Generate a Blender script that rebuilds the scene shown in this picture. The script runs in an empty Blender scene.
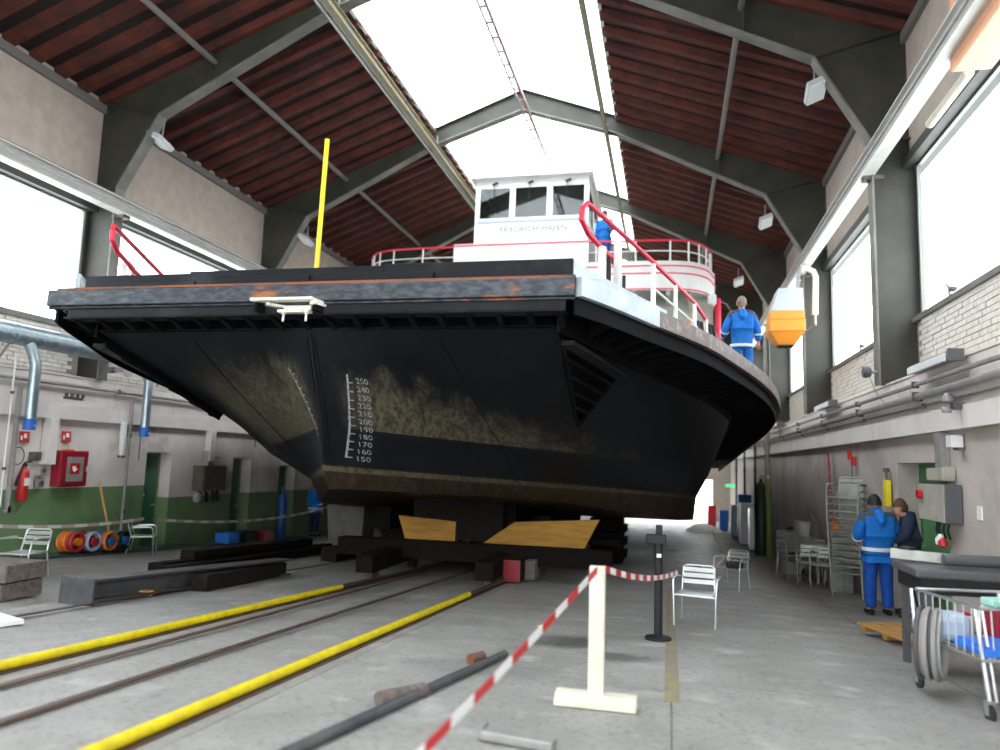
import bpy, bmesh, math, random
from mathutils import Vector, Matrix
from mathutils.bvhtree import BVHTree
random.seed(7)
R_ = math.radians
C = bpy.context.scene.collection
scn = bpy.context.scene
# ------------------------------------------------------------------ camera
YAW, PITCH, ROLL, EYE, SL = 0.22794, 0.11778, 0.03151, 1.3577, 0.05566
fwd = Vector((-math.sin(YAW)*math.cos(PITCH), math.cos(YAW)*math.cos(PITCH), math.sin(PITCH)))
rt = Vector((math.cos(YAW), math.sin(YAW), 0)); up = rt.cross(fwd)
r2 = rt*math.cos(ROLL) + up*math.sin(ROLL); u2 = up*math.cos(ROLL) - rt*math.sin(ROLL)
cd = bpy.data.cameras.new('camera'); cam = bpy.data.objects.new('camera', cd); C.objects.link(cam)
M = Matrix((( r2.x, u2.x, -fwd.x, 0), (r2.y, u2.y, -fwd.y, 0), (r2.z, u2.z, -fwd.z, EYE), (0, 0, 0, 1)))
cam.matrix_world = M
cd.sensor_width = 36; cd.lens = 737.43*36/1000; cd.clip_end = 300; cd.clip_start = 0.05
cd.dof.use_dof = True; cd.dof.focus_distance = 9.5; cd.dof.aperture_fstop = 0.75
scn.camera = cam
# ------------------------------------------------------------------ world / exposure
w = bpy.data.worlds.new('overcast_sky'); scn.world = w; w.use_nodes = True
w.node_tree.nodes['Background'].inputs[0].default_value = (0.93, 0.97, 1.0, 1)
w.node_tree.nodes['Background'].inputs[1].default_value = 7.0
scn.view_settings.view_transform = 'Standard'; scn.view_settings.look = 'None'
scn.view_settings.gamma = 1; scn.view_settings.exposure = 0.0; scn.view_settings.use_curve_mapping = False
# ------------------------------------------------------------------ materials
def mat(name, col, rough=0.6, metal=0.0, col2=None, scale=6.0, amt=(0.35, 0.65), bump=0.0, bscale=None, stretch=None, emit=None, col3=None, scale3=1.2, amt3=(0.5, 0.7), spec=None):
    m = bpy.data.materials.new(name); m.use_nodes = True
    nt = m.node_tree; b = nt.nodes['Principled BSDF']
    b.inputs['Base Color'].default_value = (*col, 1); b.inputs['Roughness'].default_value = rough; b.inputs['Metallic'].default_value = metal
    if spec is not None: b.inputs['Specular IOR Level'].default_value = spec
    geo = nt.nodes.new('ShaderNodeNewGeometry'); vec = geo.outputs['Position']
    if stretch:
        mp = nt.nodes.new('ShaderNodeMapping'); nt.links.new(vec, mp.inputs[0]); mp.inputs['Scale'].default_value = stretch; vec = mp.outputs[0]
    def noise(s, det=5):
        n = nt.nodes.new('ShaderNodeTexNoise'); n.inputs['Scale'].default_value = s; n.inputs['Detail'].default_value = det
        n.inputs['Roughness'].default_value = 0.6; nt.links.new(vec, n.inputs['Vector']); return n.outputs[0]
    def ramp(s, lo, hi):
        r = nt.nodes.new('ShaderNodeMapRange'); r.inputs[1].default_value = lo; r.inputs[2].default_value = hi; nt.links.new(s, r.inputs[0]); return r.outputs[0]
    def mix(f, a, c):
        x = nt.nodes.new('ShaderNodeMix'); x.data_type = 'RGBA'; nt.links.new(f, x.inputs[0])
        if isinstance(a, tuple): x.inputs[6].default_value = (*a, 1)
        else: nt.links.new(a, x.inputs[6])
        if isinstance(c, tuple): x.inputs[7].default_value = (*c, 1)
        else: nt.links.new(c, x.inputs[7])
        return x.outputs[2]
    out = col
    if col2: out = mix(ramp(noise(scale), *amt), col, col2)
    if col3: out = mix(ramp(noise(scale3), *amt3), out, col3)
    if col2 or col3: nt.links.new(out, b.inputs['Base Color'])
    if bump:
        bp = nt.nodes.new('ShaderNodeBump'); bp.inputs['Strength'].default_value = bump; bp.inputs['Distance'].default_value = 0.02
        nt.links.new(noise(bscale or scale*3), bp.inputs['Height']); nt.links.new(bp.outputs[0], b.inputs['Normal'])
    if emit: b.inputs['Emission Color'].default_value = (*emit[0], 1); b.inputs['Emission Strength'].default_value = emit[1]
    m['h'] = 1
    return m, nt, mix, ramp, noise
def mt(*a, **k): return mat(*a, **k)[0]
def math_node(nt, op, a, b=None, clamp=False):
    n = nt.nodes.new('ShaderNodeMath'); n.operation = op; n.use_clamp = clamp
    for i, v in enumerate((a, b)):
        if v is None: continue
        if isinstance(v, (int, float)): n.inputs[i].default_value = v
        else: nt.links.new(v, n.inputs[i])
    return n.outputs[0]
K = {}
K['frame'] = mt('painted_frame_steel', (0.050, 0.048, 0.036), 0.5, 0.1, (0.030, 0.031, 0.024), 1.5, bump=0.15)
K['flange'] = mt('flange_steel', (0.20, 0.195, 0.17), 0.5, 0.1, (0.12, 0.118, 0.10), 2)
K['tube'] = mt('grey_tie_steel', (0.17, 0.16, 0.15), 0.5, 0.1)
K['deck_red'] = mt('shaded_red_roof_deck', (0.014, 0.005, 0.004), 0.85, 0, (0.009, 0.004, 0.0035), 2.5)  # near black: shade between the ribs put into the deck colour
K['rafter'] = mt('red_brown_roof_ribs', (0.115, 0.021, 0.009), 0.85, 0, (0.042, 0.009, 0.006), 1.6, (0.3, 0.7), col3=(0.03,0.01,0.008), scale3=3.5, amt3=(0.5,0.75))
K['upper_wall'] = mt('beige_upper_masonry', (0.47, 0.395, 0.335), 0.85, 0, (0.40, 0.335, 0.28), 4, bump=0.3, bscale=20)
K['brick'] = mt('whitewashed_brick', (0.78, 0.73, 0.66), 0.8, 0, (0.66, 0.60, 0.53), 7, bump=0.3)
K['mortar'] = mt('grey_mortar', (0.36, 0.33, 0.30), 0.9)
K['plaster'] = mt('white_plaster', (0.80, 0.735, 0.69), 0.8, 0, (0.68, 0.61, 0.57), 1.2, bump=0.2, col3=(0.42, 0.37, 0.33), scale3=0.9, amt3=(0.58, 0.8))
K['fascia'] = mt('pale_fascia_board', (0.80, 0.75, 0.71), 0.7, 0, (0.70, 0.65, 0.61), 1.8, bump=0.1)
K['rwall'] = mt('taupe_render', (0.53, 0.465, 0.425), 0.85, 0, (0.45, 0.39, 0.355), 1.1, bump=0.25, col3=(0.2, 0.17, 0.155), scale3=0.5, amt3=(0.5, 0.8))
K['greendoor'] = mt('green_door_paint', (0.04, 0.17, 0.07), 0.45, 0, (0.03, 0.13, 0.055), 2)
K['lightgreen'] = mt('pale_green_door_paint', (0.11, 0.30, 0.12), 0.5, 0, (0.08, 0.24, 0.10), 2)
K['jamb'] = mt('stained_door_jamb', (0.30, 0.26, 0.18), 0.8, 0, (0.2, 0.17, 0.12), 4)
K['winframe'] = mt('grey_window_frame', (0.22, 0.23, 0.21), 0.5, 0.3)
K['railpaint'] = mt('white_crane_rail_paint', (0.66, 0.66, 0.62), 0.45, 0.1, (0.55, 0.55, 0.51), 3)
K['yellow'] = mt('yellow_kerb_paint', (0.82, 0.66, 0.0), 0.5, 0, (0.65, 0.50, 0.01), 9)
K['polyel'] = mt('bright_yellow_paint', (0.85, 0.70, 0.03), 0.45)
K['steel'] = mt('dull_rail_steel', (0.10, 0.085, 0.08), 0.5, 0.6, (0.16, 0.08, 0.05), 6)
K['galv'] = mt('galvanised_duct_sheet', (0.42, 0.50, 0.54), 0.35, 0.75, (0.32, 0.40, 0.44), 5, bump=0.1)
K['bluecap'] = mt('blue_duct_cap', (0.02, 0.13, 0.5), 0.5)
K['pipe'] = mt('grey_pipe_paint', (0.36, 0.35, 0.34), 0.45, 0.2, (0.28, 0.27, 0.26), 5)
K['alu'] = mt('brushed_aluminium', (0.75, 0.77, 0.78), 0.3, 0.85)
K['alud'] = mt('tarnished_aluminium', (0.42, 0.43, 0.40), 0.4, 0.6, (0.3, 0.31, 0.27), 8)
K['black'] = mt('matt_black', (0.012, 0.012, 0.013), 0.6)
K['rubber'] = mt('dark_rubber', (0.025, 0.025, 0.027), 0.8)
K['red'] = mt('signal_red', (0.55, 0.02, 0.02), 0.4)
K['pinkred'] = mt('rail_red_paint', (0.75, 0.03, 0.07), 0.4)
K['darkred'] = mt('dark_red_cabinet', (0.30, 0.012, 0.025), 0.4)
K['white'] = mt('white_paint', (0.82, 0.82, 0.80), 0.45)
K['shipwhite'] = mt('ship_white_enamel', (0.84, 0.83, 0.81), 0.4, 0, (0.76, 0.75, 0.72), 1.5)
K['beige'] = mt('ship_cream_paint', (0.50, 0.50, 0.42), 0.5, 0, (0.42, 0.42, 0.35), 2)
K['cream'] = mt('cream_post_paint', (0.80, 0.77, 0.66), 0.5, 0, (0.70, 0.66, 0.52), 5)
K['orange'] = mt('orange_hoist_paint', (0.85, 0.30, 0.03), 0.4)
K['salmon'] = mt('salmon_hoist_paint', (0.75, 0.38, 0.22), 0.5)
K['hoistgrey'] = mt('hoist_grey_paint', (0.50, 0.53, 0.54), 0.4)
K['wood'] = mt('new_timber', (0.55, 0.30, 0.09), 0.7, 0, (0.42, 0.21, 0.06), 3, stretch=(1, 6, 6))
K['ywood'] = mt('yellow_cradle_timber', (0.50, 0.27, 0.035), 0.7, 0, (0.36, 0.17, 0.02), 2.5, stretch=(1, 4, 6), bump=0.2)
K['oldwood'] = mt('weathered_timber', (0.20, 0.16, 0.14), 0.85, 0, (0.11, 0.085, 0.075), 3, stretch=(1, 5, 5), bump=0.4)
K['darkwood'] = mt('tarred_timber', (0.022, 0.017, 0.014), 0.85, 0, (0.012, 0.009, 0.008), 4, stretch=(5, 1, 5), bump=0.4, spec=0.15)
K['hbeam'] = mt('grey_primed_beam', (0.065, 0.07, 0.08), 0.5, 0.3, (0.12, 0.12, 0.12), 4, bump=0.2)
K['concrete'] = mt('pier_concrete', (0.22, 0.21, 0.185), 0.85, 0, (0.15, 0.145, 0.12), 3, bump=0.4)
K['box'] = mt('beige_control_box', (0.45, 0.43, 0.36), 0.5, 0, (0.36, 0.34, 0.28), 5)
K['boxbrown'] = mt('grimy_brown_box', (0.13, 0.105, 0.085), 0.6, 0, (0.08, 0.065, 0.05), 6)
K['boxdark'] = mt('dark_grey_box', (0.10, 0.10, 0.11), 0.5)
K['cyl'] = mt('dark_green_cylinder', (0.016, 0.03, 0.012), 0.5)
K['cyll'] = mt('lime_cylinder', (0.22, 0.32, 0.08), 0.5)
K['bluesheet'] = mt('blue_plastic', (0.03, 0.20, 0.75), 0.5)
K['mint'] = mt('mint_plastic', (0.40, 0.75, 0.62), 0.5)
K['tubelamp'] = mt('lamp_diffuser', (0.78, 0.80, 0.80), 0.35)
K['jacket'] = mt('bright_blue_workwear', (0.0, 0.17, 0.60), 0.75, 0, (0.0, 0.12, 0.45), 9, bump=0.3)
K['trouser'] = mt('blue_work_trousers', (0.0, 0.075, 0.42), 0.8, 0, (0.0, 0.05, 0.30), 9, bump=0.3)
K['yoke'] = mt('grey_jacket_yoke', (0.06, 0.065, 0.08), 0.8)
K['navy'] = mt('navy_workwear', (0.01, 0.018, 0.05), 0.8)
K['reflect'] = mt('reflective_band', (0.62, 0.66, 0.68), 0.4)
K['skin'] = mt('skin', (0.55, 0.28, 0.19), 0.55)
K['hairb'] = mt('brown_hair', (0.09, 0.045, 0.025), 0.8)
K['hairg'] = mt('greying_hair', (0.22, 0.18, 0.14), 0.8)
K['eye'] = mt('eye_white', (0.5, 0.5, 0.5), 0.3)
K['orangehose'] = mt('orange_hose', (0.80, 0.22, 0.02), 0.5)
K['redhose'] = mt('red_hose', (0.50, 0.03, 0.05), 0.5)
K['bluehose'] = mt('blue_hose', (0.03, 0.14, 0.42), 0.5)
K['hose'] = mt('grey_hose', (0.34, 0.33, 0.31), 0.5)
K['paleblue'] = mt('pale_blue_sack', (0.45, 0.55, 0.68), 0.7)
K['shoe'] = mt('black_work_shoe', (0.01, 0.01, 0.012), 0.6)
K['hullin'] = mt('black_paint_and_recess_shade', (0.003, 0.003, 0.0035), 0.9, spec=0.05)  # black deck; in the recess and corner openings it stands for shade
K['rib'] = mt('dark_rib_paint', (0.006, 0.006, 0.0065), 0.8, spec=0.1)
K['trailer'] = mt('dark_cradle_steel', (0.008, 0.007, 0.007), 0.8, 0.1, (0.014, 0.010, 0.008), 5, spec=0.1)
K['sackw'] = mt('white_drip_paint', (0.80, 0.78, 0.68), 0.6, 0, (0.35, 0.28, 0.18), 14, (0.55, 0.7))
K['signblue'] = mt('blue_sign', (0.01, 0.07, 0.25), 0.5)
K['exitgreen'] = mt('green_exit_sign', (0.05, 0.55, 0.2), 0.5, emit=((0.1, 0.9, 0.35), 1.2))
# glass
def glass(name, tint, gl=0.06):
    m = bpy.data.materials.new(name); m.use_nodes = True; nt = m.node_tree; nt.nodes.clear()
    o = nt.nodes.new('ShaderNodeOutputMaterial'); mx = nt.nodes.new('ShaderNodeMixShader'); t = nt.nodes.new('ShaderNodeBsdfTransparent'); g = nt.nodes.new('ShaderNodeBsdfGlossy')
    t.inputs[0].default_value = (*tint, 1); g.inputs['Roughness'].default_value = 0.05; mx.inputs[0].default_value = gl
    nt.links.new(t.outputs[0], mx.inputs[1]); nt.links.new(g.outputs[0], mx.inputs[2]); nt.links.new(mx.outputs[0], o.inputs[0]); return m
K['glass'] = glass('window_glass', (0.97, 0.99, 1.0))
K['shipglass'] = glass('bridge_glass', (0.30, 0.36, 0.36), 0.07)
# floor concrete with stains
def floor_mat():
    m, nt, mix, ramp, noise = mat('worn_concrete', (0.36, 0.35, 0.33), 0.6, 0, (0.27, 0.262, 0.245), 0.8, (0.35, 0.65), bump=0.15, bscale=9)
    b = nt.nodes['Principled BSDF']; src = b.inputs['Base Color'].links[0].from_socket
    geo = nt.nodes.new('ShaderNodeNewGeometry'); sp = nt.nodes.new('ShaderNodeSeparateXYZ'); nt.links.new(geo.outputs['Position'], sp.inputs[0])
    x, y = sp.outputs[0], sp.outputs[1]
    c = mix(ramp(noise(22, 6), 0.52, 0.75), src, (0.145, 0.14, 0.13))
    c = mix(ramp(noise(2.3, 6), 0.56, 0.72), c, (0.46, 0.45, 0.43))
    # dark damp stains (spots with their own shape)
    def blob(cx, cy, rx, ry, colr, c, hard=0.5):
        dx = math_node(nt, 'DIVIDE', math_node(nt, 'SUBTRACT', x, cx), rx); dy = math_node(nt, 'DIVIDE', math_node(nt, 'SUBTRACT', y, cy), ry)
        d = math_node(nt, 'ADD', math_node(nt, 'MULTIPLY', dx, dx), math_node(nt, 'MULTIPLY', dy, dy))
        d = math_node(nt, 'ADD', d, math_node(nt, 'MULTIPLY', noise(3.0), 1.6))
        f = nt.nodes.new('ShaderNodeMapRange'); f.inputs[1].default_value = 1.6; f.inputs[2].default_value = 0.9; f.inputs[3].default_value = 0; f.inputs[4].default_value = hard
        nt.links.new(d, f.inputs[0]); return mix(f.outputs[0], c, colr)
    c = blob(-1.0, 7.7, 0.55, 0.5, (0.06, 0.058, 0.055), c, 0.8)
    c = blob(-0.45, 7.2, 0.55, 0.28, (0.06, 0.058, 0.055), c, 0.7)
    c = blob(-1.6, 6.1, 0.8, 0.5, (0.16, 0.155, 0.15), c, 0.5)
    # oily track bed between the rails
    f1 = math_node(nt, 'MULTIPLY', math_node(nt, 'GREATER_THAN', x, -4.7), math_node(nt, 'LESS_THAN', x, -2.9))
    n2 = ramp(noise(0.9, 4), 0.3, 0.7)
    c = mix(math_node(nt, 'MULTIPLY', math_node(nt, 'MULTIPLY', f1, n2), 0.45), c, (0.15, 0.135, 0.13))
    nt.links.new(c, b.inputs['Base Color'])
    rr = ramp(noise(1.7), 0.35, 0.7); mr = nt.nodes.new('ShaderNodeMapRange'); mr.inputs[3].default_value = 0.42; mr.inputs[4].default_value = 0.7; nt.links.new(rr, mr.inputs[0]); nt.links.new(mr.outputs[0], b.inputs['Roughness'])
    return m
K['floor'] = floor_mat()
def leftwall_mat():
    m, nt, mix, ramp, noise = mat('left_plaster_with_green_dado', (0.83, 0.76, 0.71), 0.75, 0, (0.70, 0.63, 0.58), 1.3, bump=0.2, col3=(0.30, 0.25, 0.21), scale3=0.8, amt3=(0.6, 0.82))
    b = nt.nodes['Principled BSDF']; src = b.inputs['Base Color'].links[0].from_socket
    geo = nt.nodes.new('ShaderNodeNewGeometry'); sp = nt.nodes.new('ShaderNodeSeparateXYZ'); nt.links.new(geo.outputs['Position'], sp.inputs[0])
    y, z = sp.outputs[1], sp.outputs[2]
    lim = math_node(nt, 'SUBTRACT', 0.585, math_node(nt, 'MULTIPLY', math_node(nt, 'GREATER_THAN', y, 15.2), 0.31))
    f = math_node(nt, 'LESS_THAN', z, lim)
    grn = mix(ramp(noise(1.1), 0.35, 0.7), (0.19, 0.31, 0.14), (0.12, 0.21, 0.095))
    # patchy dark brown tone, growing past the first door
    c = mix(f, src, grn)
    g = nt.nodes.new('ShaderNodeMapRange'); g.inputs[1].default_value = 15.0; g.inputs[2].default_value = 20; g.inputs[4].default_value = 0.5; nt.links.new(y, g.inputs[0])
    c = mix(math_node(nt, 'MULTIPLY', g.outputs[0], ramp(noise(0.7), 0.3, 0.6)), c, (0.16, 0.13, 0.095))
    nt.links.new(c, b.inputs['Base Color']); return m
K['lwall'] = leftwall_mat()
def hull_mat():
    m, nt, mix, ramp, noise = mat('dark_hull_paint', (0.0035, 0.0045, 0.007), 0.5, 0, (0.007, 0.009, 0.0125), 1.5, bump=0.12, bscale=3, spec=0.22)
    b = nt.nodes['Principled BSDF']; src = b.inputs['Base Color'].links[0].from_socket
    tc = nt.nodes.new('ShaderNodeTexCoord'); sp = nt.nodes.new('ShaderNodeSeparateXYZ'); nt.links.new(tc.outputs['Object'], sp.inputs[0])
    x, y, z = sp.outputs
    mp = nt.nodes.new('ShaderNodeMapping'); mp.inputs['Scale'].default_value = (3.0, 1.2, 0.7); nt.links.new(tc.outputs['Object'], mp.inputs[0])
    def n3(s, v=mp.outputs[0]):
        n = nt.nodes.new('ShaderNodeTexNoise'); n.inputs['Scale'].default_value = s; n.inputs['Detail'].default_value = 7; n.inputs['Roughness'].default_value = 0.65; nt.links.new(v, n.inputs['Vector']); return n.outputs[0]
    ns = n3(1.6); nf = n3(7)
    # scraped weed stains above the boot-top line: right streak falling aft, left rounded patch
    xr = math_node(nt, 'MAXIMUM', x, 0.0)
    hu = math_node(nt, 'SUBTRACT', 3.02, math_node(nt, 'MULTIPLY', xr, 0.21))
    d = math_node(nt, 'SUBTRACT', hu, z); d = math_node(nt, 'ADD', d, math_node(nt, 'MULTIPLY', math_node(nt, 'SUBTRACT', ns, 0.5), 1.1))
    fr = ramp(d, 0.0, 0.35)
    fx = ramp(x, 0.15, 0.45)
    fl_ = math_node(nt, 'MULTIPLY', ramp(math_node(nt, 'MULTIPLY', x, -1.0), 0.12, 0.4), ramp(math_node(nt, 'ADD', math_node(nt, 'ADD', x, 2.3), math_node(nt, 'MULTIPLY', math_node(nt, 'SUBTRACT', 3.1, z), 0.6)), 0.0, 0.25))
    side = math_node(nt, 'MAXIMUM', fx, fl_)
    above = math_node(nt, 'GREATER_THAN', z, 2.2)
    st = math_node(nt, 'MULTIPLY', math_node(nt, 'MULTIPLY', fr, side), above)
    st = math_node(nt, 'MULTIPLY', st, ramp(nf, 0.2, 0.5))
    c = mix(math_node(nt, 'MULTIPLY', st, 0.85), src, mix(ramp(nf, 0.4, 0.7), (0.070, 0.060, 0.035), (0.18, 0.16, 0.108)))
    below = math_node(nt, 'LESS_THAN', z, math_node(nt, 'ADD', 1.72, math_node(nt, 'MULTIPLY', nf, 0.03)))
    c = mix(below, c, mix(ramp(n3(4), 0.35, 0.65), (0.012, 0.009, 0.006), (0.055, 0.032, 0.018)))
    # pale weed line just under the boot-top
    ln = math_node(nt, 'MULTIPLY', math_node(nt, 'LESS_THAN', z, 1.72), math_node(nt, 'GREATER_THAN', z, 1.655))
    c = mix(math_node(nt, 'MULTIPLY', math_node(nt, 'MULTIPLY', ln, ramp(nf, 0.3, 0.6)), 0.7), c, (0.16, 0.14, 0.085))
    nt.links.new(c, b.inputs['Base Color']); return m
K['hull'] = hull_mat()
K['fender'] = mt('scraped_fender_paint', (0.022, 0.027, 0.035), 0.35, 0.2, (0.09, 0.105, 0.125), 5, (0.42, 0.75), stretch=(1.4, 1, 3.5), bump=0.4, bscale=14, col3=(0.30, 0.10, 0.035), scale3=0.7, amt3=(0.58, 0.64))
K['fenderside'] = mt('worn_brown_fender', (0.14, 0.105, 0.09), 0.5, 0.1, (0.27, 0.22, 0.20), 7, (0.5, 0.65), bump=0.4, bscale=14)
K['rust'] = mt('rusty_ledge', (0.28, 0.085, 0.03), 0.75, 0.1, (0.07, 0.065, 0.07), 2.2, (0.45, 0.6), bump=0.3)
K['flap'] = mt('dark_ramp_plate', (0.009, 0.010, 0.012), 0.45, 0.1, (0.03, 0.034, 0.042), 1.3, (0.5, 0.75), bump=0.15, spec=0.2)
K['cheek'] = mt('pale_grey_cheek_plate', (0.48, 0.53, 0.57), 0.4, 0.1, (0.36, 0.41, 0.45), 4)
K['worn'] = mt('worn_yellow_line', (0.33, 0.27, 0.12), 0.7, 0, (0.23, 0.22, 0.2), 6, (0.4, 0.6))
K['interior'] = mt('cabin_glow_and_seat_brown', (0.42, 0.26, 0.10), 0.6)
K['ramppanel'] = mt('ship_door_cream', (0.55, 0.50, 0.38), 0.5)
# ------------------------------------------------------------------ mesh builder
class MB:
    def __init__(s): s.v = []; s.f = []; s.mi = []; s.sm = []
    def add(s, vs, fs, mi=0, smooth=False):
        o = len(s.v); s.v += [tuple(v) for v in vs]
        for f in fs: s.f.append([i+o for i in f]); s.mi.append(mi); s.sm.append(smooth)
        return s
    def box(s, x0, x1, y0, y1, z0, z1, mi=0, T=None):
        vs = [Vector((x, y, z)) for z in (z0, z1) for y in (y0, y1) for x in (x0, x1)]
        if T: vs = [T @ v for v in vs]
        return s.add(vs, [(0, 2, 3, 1), (4, 5, 7, 6), (0, 1, 5, 4), (1, 3, 7, 5), (3, 2, 6, 7), (2, 0, 4, 6)], mi)
    def beam(s, a, b, w, h, mi=0):
        a = Vector(a); b = Vector(b); d = (b-a); L = d.length; d.normalize()
        side = d.cross(Vector((0, 0, 1)));
        if side.length < 1e-3: side = Vector((1, 0, 0))
        side.normalize(); u = side.cross(d)
        vs = [p + side*sx*w/2 + u*sz*h/2 for p in (a, b) for sz in (-1, 1) for sx in (-1, 1)]
        return s.add(vs, [(0, 1, 3, 2), (4, 6, 7, 5), (0, 4, 5, 1), (1, 5, 7, 3), (3, 7, 6, 2), (2, 6, 4, 0)], mi)
    def tube(s, pts, r, n=8, mi=0, closed=False):
        pts = [Vector(p) for p in pts]; rings = []
        rr = r if isinstance(r, (list, tuple)) else [r]*len(pts)
        ref = None
        for i, p in enumerate(pts):
            if closed: d = pts[(i+1) % len(pts)] - pts[i-1]
            else: d = (pts[min(i+1, len(pts)-1)] - pts[max(i-1, 0)])
            d.normalize()
            if ref is None: ref = d.orthogonal().normalized()
            ref = (ref - d*ref.dot(d)).normalized(); q = d.cross(ref)
            rings.append([p + (ref*math.cos(2*math.pi*k/n) + q*math.sin(2*math.pi*k/n))*rr[i] for k in range(n)])
        vs = [v for g in rings for v in g]; fs = []
        m = len(rings)
        for i in range(m if closed else m-1):
            j = (i+1) % m
            for k in range(n): fs.append((i*n+k, i*n+(k+1) % n, j*n+(k+1) % n, j*n+k))
        if not closed: fs += [tuple(range(n-1, -1, -1)), tuple((m-1)*n+k for k in range(n))]
        return s.add(vs, fs, mi, True)
    def lathe(s, c, prof, n=16, mi=0, axis='Z'):
        c = Vector(c); vs = []
        for r, h in prof:
            for k in range(n):
                a = 2*math.pi*k/n; p = (r*math.cos(a), r*math.sin(a), h)
                if axis == 'Y': p = (p[0], h, p[1])
                if axis == 'X': p = (h, p[0], p[1])
                vs.append(c + Vector(p))
        fs = [(i*n+k, i*n+(k+1) % n, (i+1)*n+(k+1) % n, (i+1)*n+k) for i in range(len(prof)-1) for k in range(n)]
        fs += [tuple(range(n-1, -1, -1)), tuple((len(prof)-1)*n+k for k in range(n))]
        return s.add(vs, fs, mi, True)
    def prism(s, poly, y0, y1, mi=0):   # polygon in x,z extruded in y
        n = len(poly); vs = [(x, y0, z) for x, z in poly] + [(x, y1, z) for x, z in poly]
        fs = [tuple(range(n)), tuple(range(2*n-1, n-1, -1))] + [(i, i+n, (i+1) % n+n, (i+1) % n) for i in range(n)]
        return s.add(vs, fs, mi)
    def ribbon(s, pts, wv, t, mi=0):
        wv = Vector(wv); pts = [Vector(p) for p in pts]
        vs = []
        for i, p in enumerate(pts):
            d = (pts[min(i+1, len(pts)-1)] - pts[max(i-1, 0)]).normalized(); n = d.cross(wv.normalized()).normalized()*t/2
            vs += [p-wv/2-n, p+wv/2-n, p+wv/2+n, p-wv/2+n]
        fs = [(4*i+k, 4*i+(k+1) % 4, 4*i+4+(k+1) % 4, 4*i+4+k) for i in range(len(pts)-1) for k in range(4)]
        e = 4*(len(pts)-1)
        return s.add(vs, fs+[(3, 2, 1, 0), (e, e+1, e+2, e+3)], mi)
    def build(s, name, mats, parent=None, bevel=0, **props):
        me = bpy.data.meshes.new(name); me.from_pydata(s.v, [], s.f)
        for m in (mats if isinstance(mats, (list, tuple)) else [mats]): me.materials.append(m)
        for p, mi, sm in zip(me.polygons, s.mi, s.sm): p.material_index = mi; p.use_smooth = sm
        bm = bmesh.new(); bm.from_mesh(me); bmesh.ops.recalc_face_normals(bm, faces=bm.faces); bm.to_mesh(me); bm.free()
        if any(s.sm):
            try: me.set_sharp_from_angle(angle=R_(45))
            except Exception: pass
        o = bpy.data.objects.new(name, me); C.objects.link(o)
        if parent: o.parent = parent
        if bevel:
            b = o.modifiers.new('bevel', 'BEVEL'); b.width = bevel; b.segments = 2; b.limit_method = 'ANGLE'
        for k, v in props.items(): o[k] = v
        return o
def tag(o, label, cat, group=None):
    o['label'] = label; o['category'] = cat
    if group: o['group'] = group
    return o
def empty(name, loc=(0, 0, 0), rz=0.0, rx=0.0, parent=None):
    o = bpy.data.objects.new(name, None); C.objects.link(o); o.location = loc; o.rotation_euler = (rx, 0, rz); o.empty_display_size = 0.2
    if parent: o.parent = parent
    return o
def thing(name, label, cat, loc=(0, 0, 0), rz=0.0, group=None, rx=0.0): return tag(empty(name, loc, rz, rx), label, cat, group)
def S(o): o['kind'] = 'structure'; return o
def dup(root, loc=None, rz=None, label=None, group=None, rx=None):
    kids = {}
    allo = bpy.data.objects
    def rec(o, par):
        c = o.copy(); C.objects.link(c); c.parent = par
        for ch in CH.get(o.name, []): rec(allo[ch], c)
        return c
    CH = {}
    for o in allo:
        if o.parent: CH.setdefault(o.parent.name, []).append(o.name)
    c = rec(root, None)
    if loc is not None: c.location = loc
    if rz is not None or rx is not None: c.rotation_euler = (rx or 0, 0, rz or 0)
    if label: c['label'] = label
    if group: c['group'] = group
    return c
def fz(y): return -SL*y if y < 26.4 else -SL*26.4 - 0.012*(y-26.4)
# ------------------------------------------------------------------ hall shell
XC = -4.09; XR = 3.42; XL = -11.6; Y0 = -6.0; Y1 = 46.0
FY = [-0.22, 6.37, 12.96, 19.55, 26.14, 32.73, 39.32]
# floor
fb = MB()
fb.add([(-13, Y0-1, fz(Y0-1)-0.03), (5, Y0-1, fz(Y0-1)-0.03), (5, 26.4, fz(26.4)-0.03), (-13, 26.4, fz(26.4)-0.03), (5, 62, fz(62)-0.03), (-13, 62, fz(62)-0.03)], [(0, 1, 2, 3), (3, 2, 4, 5)])
fb.add([(v[0], v[1], v[2]-0.3) for v in fb.v[:6]], [(0, 3, 2, 1), (3, 5, 4, 2)])
floor = S(fb.build('floor', K['mortar']))
xs = [-13.0, -10.0, -7.0, -4.98, -2.62, 0.02, 2.4, 5.0]; ys = [-7+i*3.34 for i in range(11)]
for j in range(len(xs)-1):
    for i in range(10):
        a, b = xs[j]+0.004, xs[j+1]-0.004; c, d = ys[i]+0.004, ys[i+1]-0.004
        m = MB(); vs = [(x, y, -SL*y-t) for t in (0.0, 0.03) for x, y in ((a, c), (b, c), (b, d), (a, d))]
        m.add(vs, [(0, 1, 2, 3), (7, 6, 5, 4), (0, 4, 5, 1), (1, 5, 6, 2), (2, 6, 7, 3), (3, 7, 4, 0)]); m.build('floor_slab', K['floor'], floor)
m = MB(); m.add([(-13, 26.4, fz(26.4)), (5, 26.4, fz(26.4)), (5, 62, fz(62)), (-13, 62, fz(62))]+[(-13, 26.4, fz(26.4)-.03), (5, 26.4, fz(26.4)-.03), (5, 62, fz(62)-.03), (-13, 62, fz(62)-.03)], [(0, 1, 2, 3), (7, 6, 5, 4), (0, 4, 5, 1), (2, 6, 7, 3)]); m.build('floor_slab', K['floor'], floor)
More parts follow.
